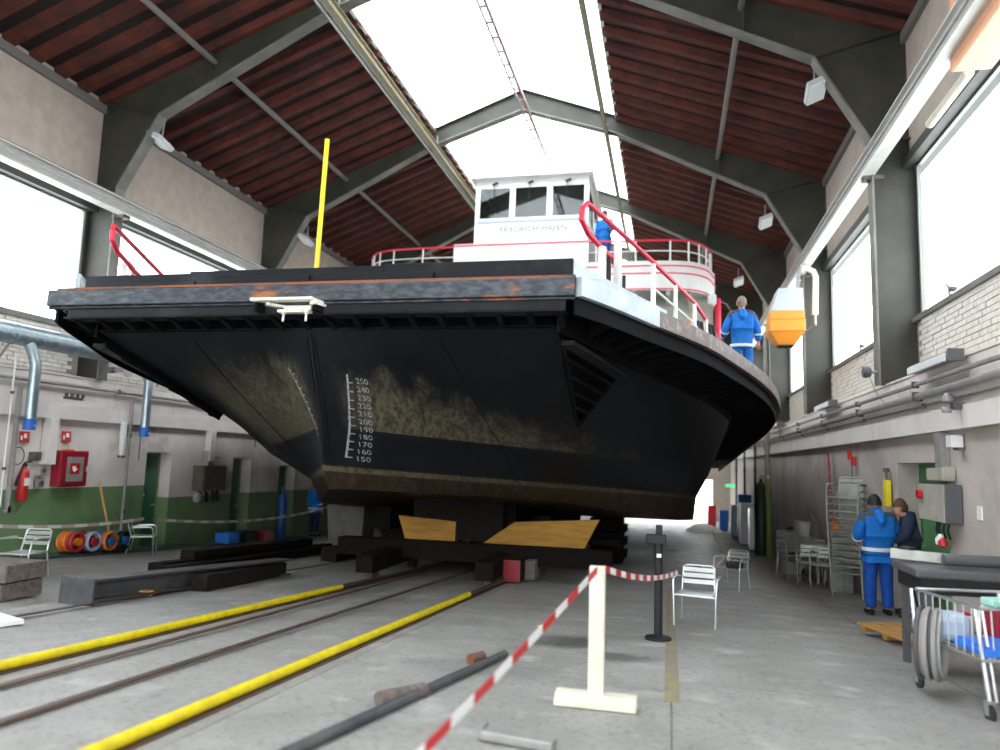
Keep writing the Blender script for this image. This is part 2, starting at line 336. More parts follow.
# right wall -------------------------------------------------------
def wall_side(sgn):
    name = 'wall_right' if sgn > 0 else 'wall_left'
    X = XR if sgn > 0 else XL
    def bx(m, d0, d1, y0, y1, z0, z1, mi=0):
        a, b = X+sgn*d0, X+sgn*d1; m.box(min(a, b), max(a, b), y0, y1, z0, z1, mi)
    m = MB()
    doors = [(10.66, 12.79, 1.54)] if sgn > 0 else [(14.78, 15.66, 1.34), (18.26, 19.16, 1.26), (20.75, 21.75, 1.05)]
    y = Y0
    for a, b, zt in doors+[(Y1, Y1, 0)]:
        bx(m, 0.08, 0.62, y, a, -4, 1.93)
        if b > a: bx(m, 0.08, 0.62, a, b, zt, 1.93); bx(m, 0.55, 0.62, a, b, -4, zt)
        y = b
    root = S(m.build(name, K['rwall'] if sgn > 0 else K['lwall']))
    m = MB(); bx(m, 0.03, 0.62, Y0, Y1, 1.95, 2.79); m.build('ledge', K['plaster'], root)
    # fascia boards and plaster fields between vertical joints
    y = 0.0-6
    while y < Y1:
        e = min(y+3.93, Y1); m = MB(); bx(m, -0.05, 0.08, y+0.006, e-0.006, 1.93, 2.21); m.build('fascia_panel', K['fascia'], root); y = e
    y = -6.0-0.15
    while y < Y1:
        e = min(y+1.965, Y1); m = MB(); bx(m, 0.0, 0.08, y+0.005, e-0.005, 2.215, 2.77); m.build('plaster_panel', K['plaster'], root); y = e
    m = MB(); bx(m, -0.02, 0.6, Y0, Y1, 2.775, 2.81); m.build('ledge_cap', K['plaster'], root)
    # sill masonry: backing, bricks, sill, upper masonry
    wx = 0.45
    m = MB(); bx(m, wx+0.03, wx+0.2, Y0, Y1, 2.8, 3.80); m.build('masonry_backing', K['mortar'], root)
    m = MB(); bx(m, wx-0.06, wx+0.24, Y0, Y1, 3.80, 3.88); m.build('sill', K['flange'], root)
    m = MB(); bx(m, wx+0.0, wx+0.25, Y0, Y1, 6.55, 8.95)
    m.build('upper_masonry', K['upper_wall'], root)
    m = MB(); bx(m, wx-0.12, wx+0.25, Y0, Y1, 6.4, 6.56); m.build('lintel', K['frame'], root)
    # bricks
    bm_ = MB(); bx(bm_, 0, 0.045, 0, 0.245, 0, 0.072)
    me = None; rest = MB(); cnt = 0
    near = (8.6, 12.75) if sgn > 0 else (9.6, 12.75)
    for r in range(12):
        z = 2.815+r*0.0825; y = Y0+(r % 2)*0.128
        while y < Y1-0.3:
            if not any(abs(y+0.12-f) < 0.30 for f in FY):
                dj = random.uniform(-0.006, 0.006)
                if near[0] < y < near[1]:
                    if me is None: o = bm_.build('brick', K['brick'], root); me = o.data
                    else: o = bpy.data.objects.new('brick', me); C.objects.link(o); o.parent = root
                    o.location = (sgn*(wx-0.012+dj), y, z); cnt += 1
                elif y > 6: bx(rest, wx-0.012+dj, wx+0.033+dj, y, y+0.245, z, z+0.072)
            y += 0.257
    rest.build('brick_courses', K['brick'], root, kind='stuff')
    # windows per bay
    return root
n_win = 0
wallR = wall_side(1); wallL = wall_side(-1)
def window_bay(X, sgn, y0, y1, z0, z1, k):
    root = S(empty('window_%d' % k, (X, (y0+y1)/2, z0))); h = z1-z0; L = (y1-y0)/2
    m = MB(); f = 0.06
    m.box(-.03, .03, -L, L, 0, f); m.box(-.03, .03, -L, L, h-f, h); m.box(-.03, .03, -L, -L+f, f, h-f); m.box(-.03, .03, L-f, L, f, h-f)
    m.build('window_frame', K['winframe'], root)
    m = MB(); m.box(-.004, .004, -L+f, L-f, f, h-f); m.build('pane', K['glass'], root)
k = 1
fyy = [Y0-0.3]+FY+[Y1]
for sgn in (1, -1):
    for a, b in zip(fyy[:-1], fyy[1:]):
        window_bay((XR if sgn > 0 else XL)+sgn*0.52, sgn, a+0.17, b-0.17, 3.88, 6.42, k); k += 1
# window stays on the sill of right wall
for (y, z) in ((11.3, 3.92), (14.9, 3.92), (16.3, 3.92)):
    t = thing('window_stay', {11.3: 'small grey window stay on the nearest right sill', 14.9: 'small grey window stay on second right sill, nearer one', 16.3: 'small grey window stay on second right sill, farther one'}[y], 'stay', (3.83, y, z))
    m = MB(); m.beam((0, -0.12, 0.02), (0.0, 0.12, 0.16), 0.03, 0.03); m.beam((0, 0.0, -0.03), (0.0, 0.02, 0.1), 0.03, 0.03); m.build('lever', K['pipe'], t)
    m = MB(); m.box(-.03, .03, -.2, -.08, .0, .05); m.build('handle', K['boxdark'], t)
# portal frames ----------------------------------------------------
def I_path(m, pts, t, w, yc):
    for (a, b) in zip(pts[:-1], pts[1:]):
        ax, az = a; bx_, bz = b; d = Vector((bx_-ax, 0, bz-az)); n = Vector((-d.z, 0, d.x)).normalized()*t
        A = Vector((ax, yc, az)); B = Vector((bx_, yc, bz)); Yw = Vector((0, w/2, 0))
        vs = [A-Yw, A+Yw, B+Yw, B-Yw, A-Yw+n, A+Yw+n, B+Yw+n, B-Yw+n]
        m.add(vs, [(0, 1, 2, 3), (7, 6, 5, 4), (0, 4, 5, 1), (1, 5, 6, 2), (2, 6, 7, 3), (3, 7, 4, 0)])
low = [(7.40, 2.79), (7.38, 6.9), (6.5, 8.48), (2.6, 10.45), (0.0, 11.33)]
upp = [(0.0, 11.9), (8.05, 8.86), (8.05, 2.79)]
fr_first = None
for fy in FY:
    root = S(empty('portal_frame', (XC, fy, 0)))
    if fr_first is None:
        for s in (1, -1):
            p = [(s*x, z) for x, z in low+upp]; m = MB(); m.prism(p, -0.02, 0.02); m.build('web', K['frame'], root)
            m = MB(); I_path(m, [(s*x, z) for x, z in low], 0.035*s*(1), 0.26, 0); m.build('inner_flange', K['flange'], root)
            m = MB(); I_path(m, [(s*x, z-0.02) for x, z in upp], 0.03*s*(1), 0.26, 0); m.build('outer_flange', K['frame'], root)
            m = MB()
            for (x, z0, z1) in ((5.35, 9.1, 9.85), ):
                m.box(s*x-.015, s*x+.015, -.13, .13, z0, z1)
            m.beam((s*6.5, 0, 8.48), (s*8.0, 0, 8.85), 0.24, 0.03); m.beam((s*7.38, 0, 6.9), (s*8.0, 0, 6.9), 0.24, 0.03)
            m.build('stiffener', K['frame'], root)
        fr_first = root; base_kids = [o for o in bpy.data.objects if o.parent == root]
    else:
        for o in base_kids: c = o.copy(); C.objects.link(c); c.parent = root
# roof --------------------------------------------------------------
def roofz(dx): return 11.93-0.378*abs(dx)
for s, nm in ((-1, 'ceiling'), (1, 'ceiling')):
    m = MB(); a, b = 2.62*s, 8.3*s
    za, zb = roofz(a), roofz(b)
    m.add([(XC+a, Y0, za), (XC+b, Y0, zb), (XC+b, Y1, zb), (XC+a, Y1, za), (XC+a, Y0, za+.12), (XC+b, Y0, zb+.12), (XC+b, Y1, zb+.12), (XC+a, Y1, za+.12)], [(0, 1, 2, 3), (7, 6, 5, 4), (0, 4, 5, 1), (1, 5, 6, 2), (2, 6, 7, 3), (3, 7, 4, 0)])
    root = S(m.build(nm, K['deck_red']))
    # ribs run down the slope
    me = None; y = Y0+0.3
    while y < Y1:
        if me is None:
            m = MB(); z1, z2 = za, roofz(8.0*s)
            x1, x2 = XC+a, XC+8.0*s
            prof = [(-0.15, 0.0), (-0.09, -0.15), (0.09, -0.15), (0.15, 0.0)]
            vs = [(x1, p, z1+q) for p, q in prof]+[(x2, p, z2+q) for p, q in prof]
            m.add(vs, [(0, 1, 2, 3), (7, 6, 5, 4), (0, 4, 5, 1), (1, 5, 6, 2), (2, 6, 7, 3), (3, 7, 4, 0)])
            o = m.build('roof_rib', K['rafter'], root); me = o.data
        else: o = bpy.data.objects.new('roof_rib', me); C.objects.link(o); o.parent = root
        o.location = (0, y, 0); y += 0.6
    # eave beam and longitudinal tie
    m = MB(); xe = XC+s*8.0; m.box(xe-.12, xe+.12, Y0, Y1, 8.62, 8.8); S(m.build('eave_beam', K['tube']))
    for i, (a_, b_) in enumerate(zip([Y0]+FY, FY+[Y1])):
        m = MB(); m.tube([(XC+s*5.3, a_+0.03, 9.55), (XC+s*5.3, b_-0.03, 9.55)], 0.06, 10); S(m.build('tie_tube', K['tube']))
# skylight
for i, (a, b) in enumerate(zip(fyy[:-1], fyy[1:])):
    root = S(empty('window_%d' % k, (XC, a, 11))); k += 1
    for s in (1, -1):
        m = MB(); x0, x1 = 0.05*s, 2.62*s
        m.add([(x0, .1, roofz(x0)-11+.06), (x1, .1, roofz(x1)-11+.06), (x1, b-a-.1, roofz(x1)-11+.06), (x0, b-a-.1, roofz(x0)-11+.06)]+[(x0, .1, roofz(x0)-11+.07), (x1, .1, roofz(x1)-11+.07), (x1, b-a-.1, roofz(x1)-11+.07), (x0, b-a-.1, roofz(x0)-11+.07)], [(0, 1, 2, 3), (7, 6, 5, 4), (0, 4, 5, 1), (1, 5, 6, 2), (2, 6, 7, 3), (3, 7, 4, 0)])
        m.build('pane', K['glass'], root)
        m = MB(); m.beam((x1, 0, roofz(x1)-11+.02), (x1, b-a, roofz(x1)-11+.02), .08, .16); m.build('skylight_curb', K['railpaint'], root)
# ridge cable ladder, monorail beams, light trunking under the skylight
t = thing('cable_ladder', 'grey lattice cable ladder hanging along the ridge of the skylight', 'ladder', (XC+0.13, 0, 11.15))
for sx in (-.09, .09):
    m = MB(); m.beam((sx, Y0, 0), (sx, Y1, 0), .035, .07); m.build('side_bar', K['pipe'], t)
m = MB()
for i in range(86): m.beam((-.08, Y0+.6*i, 0), (.08, Y0+.6*i, 0), .04, .04)
m.build('rungs', K['worn'], t, kind='stuff')
m = MB(); m.tube([(0.03, Y0, .06), (0.05, 10, .07), (0.02, 20, .06), (0.05, 30, .07), (0, Y1, .06)], .03, 6); m.build('cable', K['redhose'], t)
for x, z, lab in ((-6.62, 10.32, 'yellow-brown monorail beam under the left edge of the skylight'), (-1.72, 10.4, 'yellow-brown monorail beam under the right edge of the skylight')):
    t = thing('monorail_beam', lab, 'beam', (x, 0, z)); wd = 0.14 if x < -3 else 0.09
    m = MB(); m.box(-wd/2, wd/2, Y0, Y1, -.1, -.085); m.build('bottom_flange', K['worn'], t)
    m = MB(); m.box(-.01, .01, Y0, Y1, -.085, .085); m.build('web', K['worn'], t)
    m = MB(); m.box(-wd/2, wd/2, Y0, Y1, .085, .1); m.build('top_flange', K['worn'], t)
    m = MB()
    for fy in FY: m.box(-.02, .02, fy-.03, fy+.03, .1, .42 if x < -3 else .35)
    m.build('hanger', K['pipe'], t)
t = thing('light_trunking', 'white lamp trunking running beside the left skylight edge', 'lamp', (-6.86, 0, 10.35))
m = MB(); m.box(-.07, .07, Y0, Y1, 0, .07); m.build('trunk', K['railpaint'], t)
m = MB(); m.tube([(0, Y0, -.02), (0, Y1, -.02)], .025, 8); m.build('tube', K['tubelamp'], t)
# crane rails -------------------------------------------------------
for x, s, lab in ((3.20, 1, 'white painted crane runway beam along the right wall'), (-11.28, -1, 'white painted crane runway beam along the left wall')):
    t = thing('crane_runway', lab, 'beam', (x, 0, 6.30))
    m = MB(); m.box(-.11, .11, Y0, Y1, 0, .02); m.build('bottom_flange', K['railpaint'], t)
    m = MB(); m.box(-.012, .012, Y0, Y1, .02, .28); m.build('web', K['railpaint'], t)
    m = MB(); m.box(-.12, .12, Y0, Y1, .28, .3); m.build('top_flange', K['railpaint'], t)
    m = MB(); m.box(-.11*s-.0, -.09*s, Y0, Y1, .13, .19) if s > 0 else m.box(.09, .11, Y0, Y1, .13, .19); m.build('conductor_strip', K['pipe'], t)
    m = MB(); m.box(-.03, .03, Y0, Y1, .3, .36); m.build('rail_head', K['steel'], t)
    for fy in FY:
        m = MB(); m.box(-.05 if s > 0 else -.25, .25 if s > 0 else .05, fy-.1, fy+.1, -.06, 0); m.build('bracket', K['boxbrown'], t)
# end and back walls
m = MB(); m.box(-12.3, 4.1, Y1, Y1+.3, .7, 12.2); m.box(-12.3, -2.8, Y1, Y1+.3, -4, .7); m.box(2.5, 4.1, Y1, Y1+.3, -4, .7); S(m.build('wall_end', K['upper_wall']))
m = MB(); m.box(-12.3, 4.1, Y0-.3, Y0, 5.2, 12.2); m.box(-12.3, -11.0, Y0-.3, Y0, -1, 5.2); m.box(2.9, 4.1, Y0-.3, Y0, -1, 5.2); S(m.build('wall_back', K['upper_wall']))
# doors
def door(k, X, sgn, y0, y1, z0, z1, dm, handle=True, jamb=True):
    root = S(empty('door_%d' % k, (X+sgn*0.42, (y0+y1)/2, z0))); L = (y1-y0)/2; h = z1-z0
    m = MB(); m.box(-.02, .02, -L+.04, L-.04, 0.02, h-.05); m.build('door_leaf', dm, root, bevel=.004)
    m = MB(); m.box(-.04, .04, -L, -L+.04, 0, h); m.box(-.04, .04, L-.04, L, 0, h); m.box(-.04, .04, -L+.04, L-.04, h-.05, h); m.build('door_frame', K['jamb'] if jamb else K['lightgreen'], root)
    m = MB(); m.tube([(-sgn*.02, L-.14, 1.0), (-sgn*.07, L-.14, 1.0), (-sgn*.07, L-.24, 1.0)], .011, 6); m.build('door_handle', K['alu'], root)
    return root
door(1, XR, 1, 10.66, 12.79, fz(11.7)-.05, 1.54, K['lightgreen'], jamb=False)
d1 = door(2, XL, -1, 14.78, 15.66, fz(15.2)-.05, 1.34, K['greendoor'])
door(3, XL, -1, 18.26, 19.16, fz(18.7)-.05, 1.26, K['greendoor']); door(4, XL, -1, 20.75, 21.75, fz(21.2)-.05, 1.05, K['greendoor'])
m = MB(); m.box(.02, .03, -.12, .06, 1.15, 1.32, 0); m.box(.03, .034, -.05, -.01, 1.19, 1.28, 1); m.build('door_sign', [K['signblue'], K['white']], d1)
# green painted kerb strip along left wall
m = MB(); vs = [(x, y, -SL*y+t) for t in (0, .05) for x, y in ((-11.55, -2), (-10.95, -2), (-10.95, 22), (-11.55, 22))]
m.add(vs, [(0, 3, 2, 1), (4, 5, 6, 7), (0, 1, 5, 4), (1, 2, 6, 5), (2, 3, 7, 6), (3, 0, 4, 7)]); S(m.build('baseboard_left', mt('green_kerb_paint', (0.05, 0.15, 0.11), 0.6, 0, (0.10, 0.14, 0.12), 2)))
# left pilasters
m = MB()
for y in (11.9, 17.0, 21.9): m.box(-11.66, -11.5, y-.1, y+.1, .5 if y < 15 else .9, 1.95)
for i, y in enumerate((11.9, 17.0)):
    m = MB(); m.box(-11.66, -11.48, y-.1, y+.1, (1.05, 1.15)[i], 1.93); S(m.build('trim_%d' % (i+1), K['fascia']))
# far side pillars and things near the end on right are built below
# ------------------------------------------------------------------ track
for x, a, b, mm, lab, r in ((-4.67, 0.5, 10.3, 'yellow', 'yellow tubular track guard, the left one, on the floor', .037), (-2.79, 0.5, 10.5, 'yellow', 'yellow tubular track guard, the right one, on the floor', .037)):
    t = thing('track_guard', lab, 'rail', (x, 0, 0))
    m = MB(); m.tube([(0, a, fz(a)+.05), (0, b, fz(b)+.05)], r, 12); m.build('tube', K[mm], t)
    m = MB(); m.tube([(0, b, fz(b)+.05), (0, 20, fz(20)+.05)], r*.9, 8); m.build('bare_tube', K['steel'], t)
    m = MB()
    m.add([(q, y, fz(y)+h) for h in (0, .015) for q, y in ((-.06, a), (.06, a), (.06, 20), (-.06, 20))], [(0, 3, 2, 1), (4, 5, 6, 7), (0, 1, 5, 4), (1, 2, 6, 5), (2, 3, 7, 6), (3, 0, 4, 7)]); m.build('tube_shade_strip', K['steel'], t)  # dark strip added for the shade under the tube
for x, lab in ((-4.3, 'flush dark steel rail nearest the left yellow guard'), (-3.66, 'flush dark steel rail in the middle of the track'), (-6.35, 'flush dark steel rail left of the yellow guards')):
    m = MB(); m.add([(x+q, y, fz(y)+h) for h in (0, .012) for q, y in ((-.035, .5), (.035, .5), (.035, 30), (-.035, 30))], [(0, 3, 2, 1), (4, 5, 6, 7), (0, 1, 5, 4), (1, 2, 6, 5), (2, 3, 7, 6), (3, 0, 4, 7)])
    tag(m.build('track_rail', K['steel']), lab, 'rail')
m = MB(); m.add([(.02+q, y, fz(y)+h) for h in (0, .003) for q, y in ((-.05, 5.7), (.06, 5.7), (.06, 14), (-.05, 14))], [(0, 3, 2, 1), (4, 5, 6, 7), (0, 1, 5, 4), (1, 2, 6, 5), (2, 3, 7, 6), (3, 0, 4, 7)])
S(m.build('trim_9', K['worn']))
# ------------------------------------------------------------------ ferry (local frame: x across, y aft, z height over the slip)
FX, FYY = -4.16, 7.3
ferry = thing('ferry', 'large black and white car ferry standing on the slipway in the hall', 'ferry', (FX, FYY, fz(FYY)), 0, None, -math.atan(SL))
def cat_rom(pts, n):
    out = []
    P = [Vector(p) for p in pts]
    for i in range(len(P)-1):
        p0 = P[max(i-1, 0)]; p1 = P[i]; p2 = P[i+1]; p3 = P[min(i+2, len(P)-1)]
        for k in range(n):
            t = k/n; out.append(0.5*((2*p1)+(-p0+p2)*t+(2*p0-5*p1+4*p2-p3)*t*t+(-p0+3*p1-3*p2+p3)*t**3))
    out.append(P[-1]); return out
LA = ([(0, .4), (1, .4), (2, .4), (2.95, .4)], [(2.95, .4), (3.25, 1.25), (3.62, 2.5), (4.25, 4.2), (4.82, 5.9), (5.3, 8), (5.45, 10), (5.5, 15), (5.5, 30)])
LB = ([(0, .92), (.92, 2.2), (1.88, 3.45), (2.75, 4.5)], [(2.75, 4.5), (3.1, 5.1), (3.58, 5.9), (4.12, 6.85), (4.6, 7.9), (4.95, 9.2), (5.05, 11), (5.05, 16), (5.05, 30)])
LC = ([(0, 1.08), (.85, 2.65), (1.75, 4.3), (2.65, 5.85)], [(2.65, 5.85), (3.1, 6.8), (3.6, 7.8), (4.1, 8.8), (4.5, 9.9), (4.75, 11.2), (4.85, 13), (4.85, 17), (4.85, 30)])
LD = ([(0, 1.3), (.7, 2.9), (1.5, 4.5), (2.4, 6.1)], [(2.4, 6.1), (2.85, 7.0), (3.4, 8.0), (3.92, 9.0), (4.35, 10.1), (4.62, 11.4), (4.78, 13), (4.78, 17), (4.78, 30)])
HZ = [3.30, 2.2, 1.72, 1.45]
cols = []
for L, h in zip((LA, LB, LC, LD), HZ):
    a = cat_rom([(x, y, h) for x, y in L[0]], 4); b = cat_rom([(x, y, h) for x, y in L[1]], 4)
    cols.append(a+b[1:])
for v in cols[3]: v.z -= .3*min(1, max(0, (v.y-5.5)/4.5))
NU = len(cols[0]); NF = 12
rows = []
for seg in range(3):
    n = (10, 4, 3)[seg]
    for k in range(n): rows.append([cols[seg][i].lerp(cols[seg+1][i], k/n) for i in range(NU)])
rows.append(cols[3])
hm = MB()
for s in (1, -1):
    vs = [(v.x*s, v.y, v.z) for r in rows for v in r]; fs = []
    for j in range(len(rows)-1):
        for i in range(NU-1): fs.append((j*NU+i, j*NU+i+1, (j+1)*NU+i+1, (j+1)*NU+i))
    hm.add(vs, fs, 0, True)
# flat bottom and transom
D = cols[3]
vs = [(v.x, v.y, v.z) for v in D]+[(-v.x, v.y, v.z) for v in D]; hm.add(vs, [(i, i+1, NU+i+1, NU+i) for i in range(NU-1)], 0)
hm.add([(-5.5, 30, 3.3), (5.5, 30, 3.3), (4.78, 30, 1.15), (-4.78, 30, 1.15)], [(0, 1, 2, 3)], 0)
hull = hm.build('hull', K['hull'], ferry)
bmh = bmesh.new(); bmh.from_mesh(hull.data); bmesh.ops.remove_doubles(bmh, verts=bmh.verts, dist=1e-4); bmesh.ops.recalc_face_normals(bmh, faces=bmh.faces); bmh.to_mesh(hull.data)
hull.data.set_sharp_from_angle(angle=R_(28)); bvh = BVHTree.FromBMesh(bmh)
def hit(x, z, y=-3, d=(0, 1, 0)):
    r = bvh.ray_cast(Vector((x, y, z)), Vector(d)); return r[0], r[1]
# deck plate following the outer outline
half = cat_rom([(p[0], p[1], 0) for p in [(3.2, .0), (3.5, .5), (3.97, 1.4), (4.6, 2.6), (5.05, 3.8), (5.5, 5.1), (5.92, 6.6), (6.28, 8.5), (6.42, 10), (6.5, 12.5), (6.5, 16), (6.5, 30)]], 3)
outl = [(p.x, p.y) for p in half]
def slab(m, ol, z0, z1, mi=0):
    n = len(ol); vs = [(x, y, z) for z in (z0, z1) for x, y in ol]+[(-x, y, z) for z in (z0, z1) for x, y in ol]
    for i in range(n-1):
        m.add([(ol[i][0], ol[i][1], z0), (ol[i+1][0], ol[i+1][1], z0), (-ol[i+1][0], ol[i+1][1], z0), (-ol[i][0], ol[i][1], z0)], [(0, 1, 2, 3)], mi)
        m.add([(ol[i][0], ol[i][1], z1), (ol[i+1][0], ol[i+1][1], z1), (-ol[i+1][0], ol[i+1][1], z1), (-ol[i][0], ol[i][1], z1)], [(0, 3, 2, 1)], mi)
m = MB(); slab(m, [(x*.99, y+.05) for x, y in outl], 3.47, 3.66); m.build('deck_plate', K['hullin'], ferry)
# fender band: front piece and the two side pieces
def strip(m, pts, t, z0, z1, mi=0, zf=None):
    for i in range(len(pts)-1):
        (a, b), (c, d) = pts[i], pts[i+1]
        n0 = Vector((0, 0)); 
        def nrm(i):
            p = Vector(pts[max(i-1, 0)]); q = Vector(pts[min(i+1, len(pts)-1)]); e = (q-p).normalized(); return Vector((e.y, -e.x))*t
        na, nb = nrm(i), nrm(i+1)
        vs = [(a, b, z0), (a+na.x, b+na.y, z0), (c+nb.x, d+nb.y, z0), (c, d, z0), (a, b, z1), (a+na.x, b+na.y, z1), (c+nb.x, d+nb.y, z1), (c, d, z1)]
        m.add(vs, [(0, 1, 2, 3), (7, 6, 5, 4), (0, 4, 5, 1), (1, 5, 6, 2), (2, 6, 7, 3), (3, 7, 4, 0)], mi)
m = MB(); m.box(-3.32, 3.2, -.07, .02, 3.5, 3.7); m.box(-3.32, 3.2, -.035, .02, 3.47, 3.5); m.build('front_fender', K['fender'], ferry, bevel=.012)
m = MB(); m.box(-3.2, 3.2, -.06, .14, 3.70, 3.725); m.build('rusty_ledge', K['rust'], ferry)
for s in (1, -1):
    m = MB(); strip(m, [(x*s, y) for x, y in outl if y > 1.3], .09*s, 3.5, 3.7); m.build('side_fender', K['fenderside'] if s > 0 else K['fender'], ferry)
    m = MB(); strip(m, [(x*s, y) for x, y in outl if y < 1.5], .085*s, 3.5, 3.71); m.build('bow_side_plate', K['cheek'] if s > 0 else K['fender'], ferry)
    m = MB(); strip(m, [(x*s*.995, y) for x, y in outl], .03*s, 3.31, 3.5); m.build('fender_skirt', K['rib'], ferry)
m = MB(); m.box(-3.05, 3.1, .0, .03, 3.36, 3.47); m.box(-3.1, 3.1, .0, .2, 3.355, 3.375); m.build('recessed_front_plate', K['flap'], ferry)
# ramp flap at the bow
m = MB(); m.box(-2.98, -1.5, .13, .2, 3.72, 3.93); m.box(-1.5, 1.0, .12, .2, 3.72, 3.95); m.box(1.0, 3.15, .13, .2, 3.72, 3.97); m.build('bow_ramp_plate', K['flap'], ferry, bevel=.006)
for (a, b, z0, z1) in ((-2.3, -1.4, 3.76, 3.83), (-1.2, .1, 3.77, 3.86), (.5, 1.6, 3.76, 3.86)):
    m = MB(); m.box(a, b, .09, .14, z0, z1); m.build('hinge_plate', K['flap'], ferry, bevel=.005)
for s in (1, -1):
    m = MB(); x = 3.12*s
    vs = [(x, .13, 3.72), (x, .13, 3.97), (x+.32*s, .75, 3.93), (x+.38*s, .75, 3.70), (x+1.0*s, 2.1, 3.74), (x+1.0*s, 2.1, 3.9)]
    vs2 = [(a-.04*s, b+.02, c) for a, b, c in vs]
    m.add(vs+vs2, [(0, 1, 2, 3), (3, 2, 5, 4), (9, 8, 7, 6), (10, 11, 8, 9), (1, 7, 8, 2), (2, 8, 11, 5), (4, 5, 11, 10), (0, 6, 7, 1)]); m.build('cheek_plate', K['cheek'], ferry)
# low coaming along the side
    m = MB(); strip(m, [(x_*s*.985, y_) for x_, y_ in outl if 1.3 < y_ < 14], .03*s, 3.68, 3.76); m.build('coaming', K['fenderside'], ferry)
# bow brackets between deck and flare
me = None
for i in range(19):
    x = -3.0+i*.335
    if me is None:
        m = MB(); m.add([(-.03, .02, 3.36), (-.03, .36, 3.26), (-.03, .42, 3.47), (-.03, .02, 3.47), (.03, .02, 3.36), (.03, .36, 3.26), (.03, .42, 3.47), (.03, .02, 3.47)], [(0, 1, 2, 3), (7, 6, 5, 4), (0, 4, 5, 1), (1, 5, 6, 2)]); o = m.build('bracket', K['rib'], ferry); me = o.data
    else: o = bpy.data.objects.new('bracket', me); C.objects.link(o); o.parent = ferry
    o.location = (x, 0, 0)
# black sheet closing the recess, the void's shade put into its colour
m = MB(); m.box(-2.9, 2.9, .42, .45, 3.28, 3.5); m.build('void_shade_plate', K['hullin'], ferry)
# sponson ribs along both sides
inn = [cols[0][i] for i in range(NF, NU)]
def at_y(pl, y):
    for a, b in zip(pl[:-1], pl[1:]):
        if a[1] <= y <= b[1] and b[1] > a[1]: t = (y-a[1])/(b[1]-a[1]); return a[0]+(b[0]-a[0])*t
    return pl[-1][0]
ip = [(v.x, v.y) for v in inn]
for s in (1, -1):
    y = .75
    while y < 22:
        yi = y+ .35
        xi = at_y(ip, max(yi, .45)); xo = at_y(outl, y)-.05
        m = MB(); a = Vector((xi*s, yi, 3.29)); b = Vector((xo*s, y, 3.40)); A2 = Vector((xi*s, yi, 3.47)); B2 = Vector((xo*s, y, 3.47)); w_ = Vector((0, .025, 0))
        m.add([a-w_, b-w_, B2-w_, A2-w_, a+w_, b+w_, B2+w_, A2+w_], [(0, 1, 2, 3), (7, 6, 5, 4), (0, 4, 5, 1), (1, 5, 6, 2), (3, 2, 6, 7)]); m.build('sponson_rib', K['rib'], ferry)
        y += .36
    # stringer under hull edge
    m = MB()
    strip(m, [(x_*s, y_) for x_, y_ in ip if y_ < 29], .04*s, 3.22, 3.47); m.build('hull_edge_bar', K['rib'], ferry)
# black panels with slats on the flare, standing for shaded corner openings
for s in (1, -1):
    def onhull(P):   # P world-like local pixel ray replaced by direct hull parameters
        return P
    # param: column index and height fraction on segment A-B
    def hp(u, f):
        i0 = int(u); t = u-i0; i1 = min(i0+1, NU-1)
        a = cols[0][i0].lerp(cols[0][i1], t); b = cols[1][i0].lerp(cols[1][i1], t); p = a.lerp(b, f)
        return Vector((p.x*s, p.y, p.z))
    T1, T2, T3 = hp(NF+.1, .05), hp(NF+.1, .66), hp(NF+6.2, .12)
    n = (T2-T1).cross(T3-T1).normalized()
    if n.y > 0: n = -n
    m = MB(); off = n*.10; m.add([T1+off, T2+off, T3+off, T1-off, T2-off, T3-off], [(0, 1, 2), (5, 4, 3), (0, 3, 4, 1), (1, 4, 5, 2), (2, 5, 3, 0)]); m.build('opening_shade_panel', K['hullin'], ferry)
    for k_ in range(5):
        f = (k_+.8)/5.3; a = T1.lerp(T2, f)+off*1.25; b = T3.lerp(T2, f)+off*1.25
        m = MB(); m.beam(a, b, .05, .03); m.build('slat', K['rib'], ferry)
    m = MB(); m.beam(T1+off*2+Vector((0, 0, .06)), T3+off*2+Vector((0, 0, .06)), .16, .05); m.build('corner_flange', K['flap'], ferry)
    m = MB(); m.beam(T1+off, T2+off, .03, .05); m.beam(T2+off, T3+off, .03, .05); m.build('opening_rim', K['rib'], ferry)
# weld seams as fine bars on the bow
for s, x0 in ((1, .05), (-1, .05), (1, 1.55), (-1, 1.7)):
    pts = []
    for q in range(9):
        h = 3.2-q*.17; x = (x0+(.1*q*.3 if x0 > 1 else 0))*s; p, n = hit(x, h)
        if p: pts.append(p+Vector((0, -.004, 0)))
    if len(pts) > 2:
        m = MB(); m.tube(pts, .006, 5); m.build('weld_seam', K['rib'], ferry)
# stem bar
m = MB(); m.tube([Vector((0, .42, 3.25)), Vector((0, .92, 2.2)), Vector((0, 1.08, 1.72)), Vector((0, 1.3, 1.45))], .022, 8); m.build('stem_bar', K['hull'], ferry)
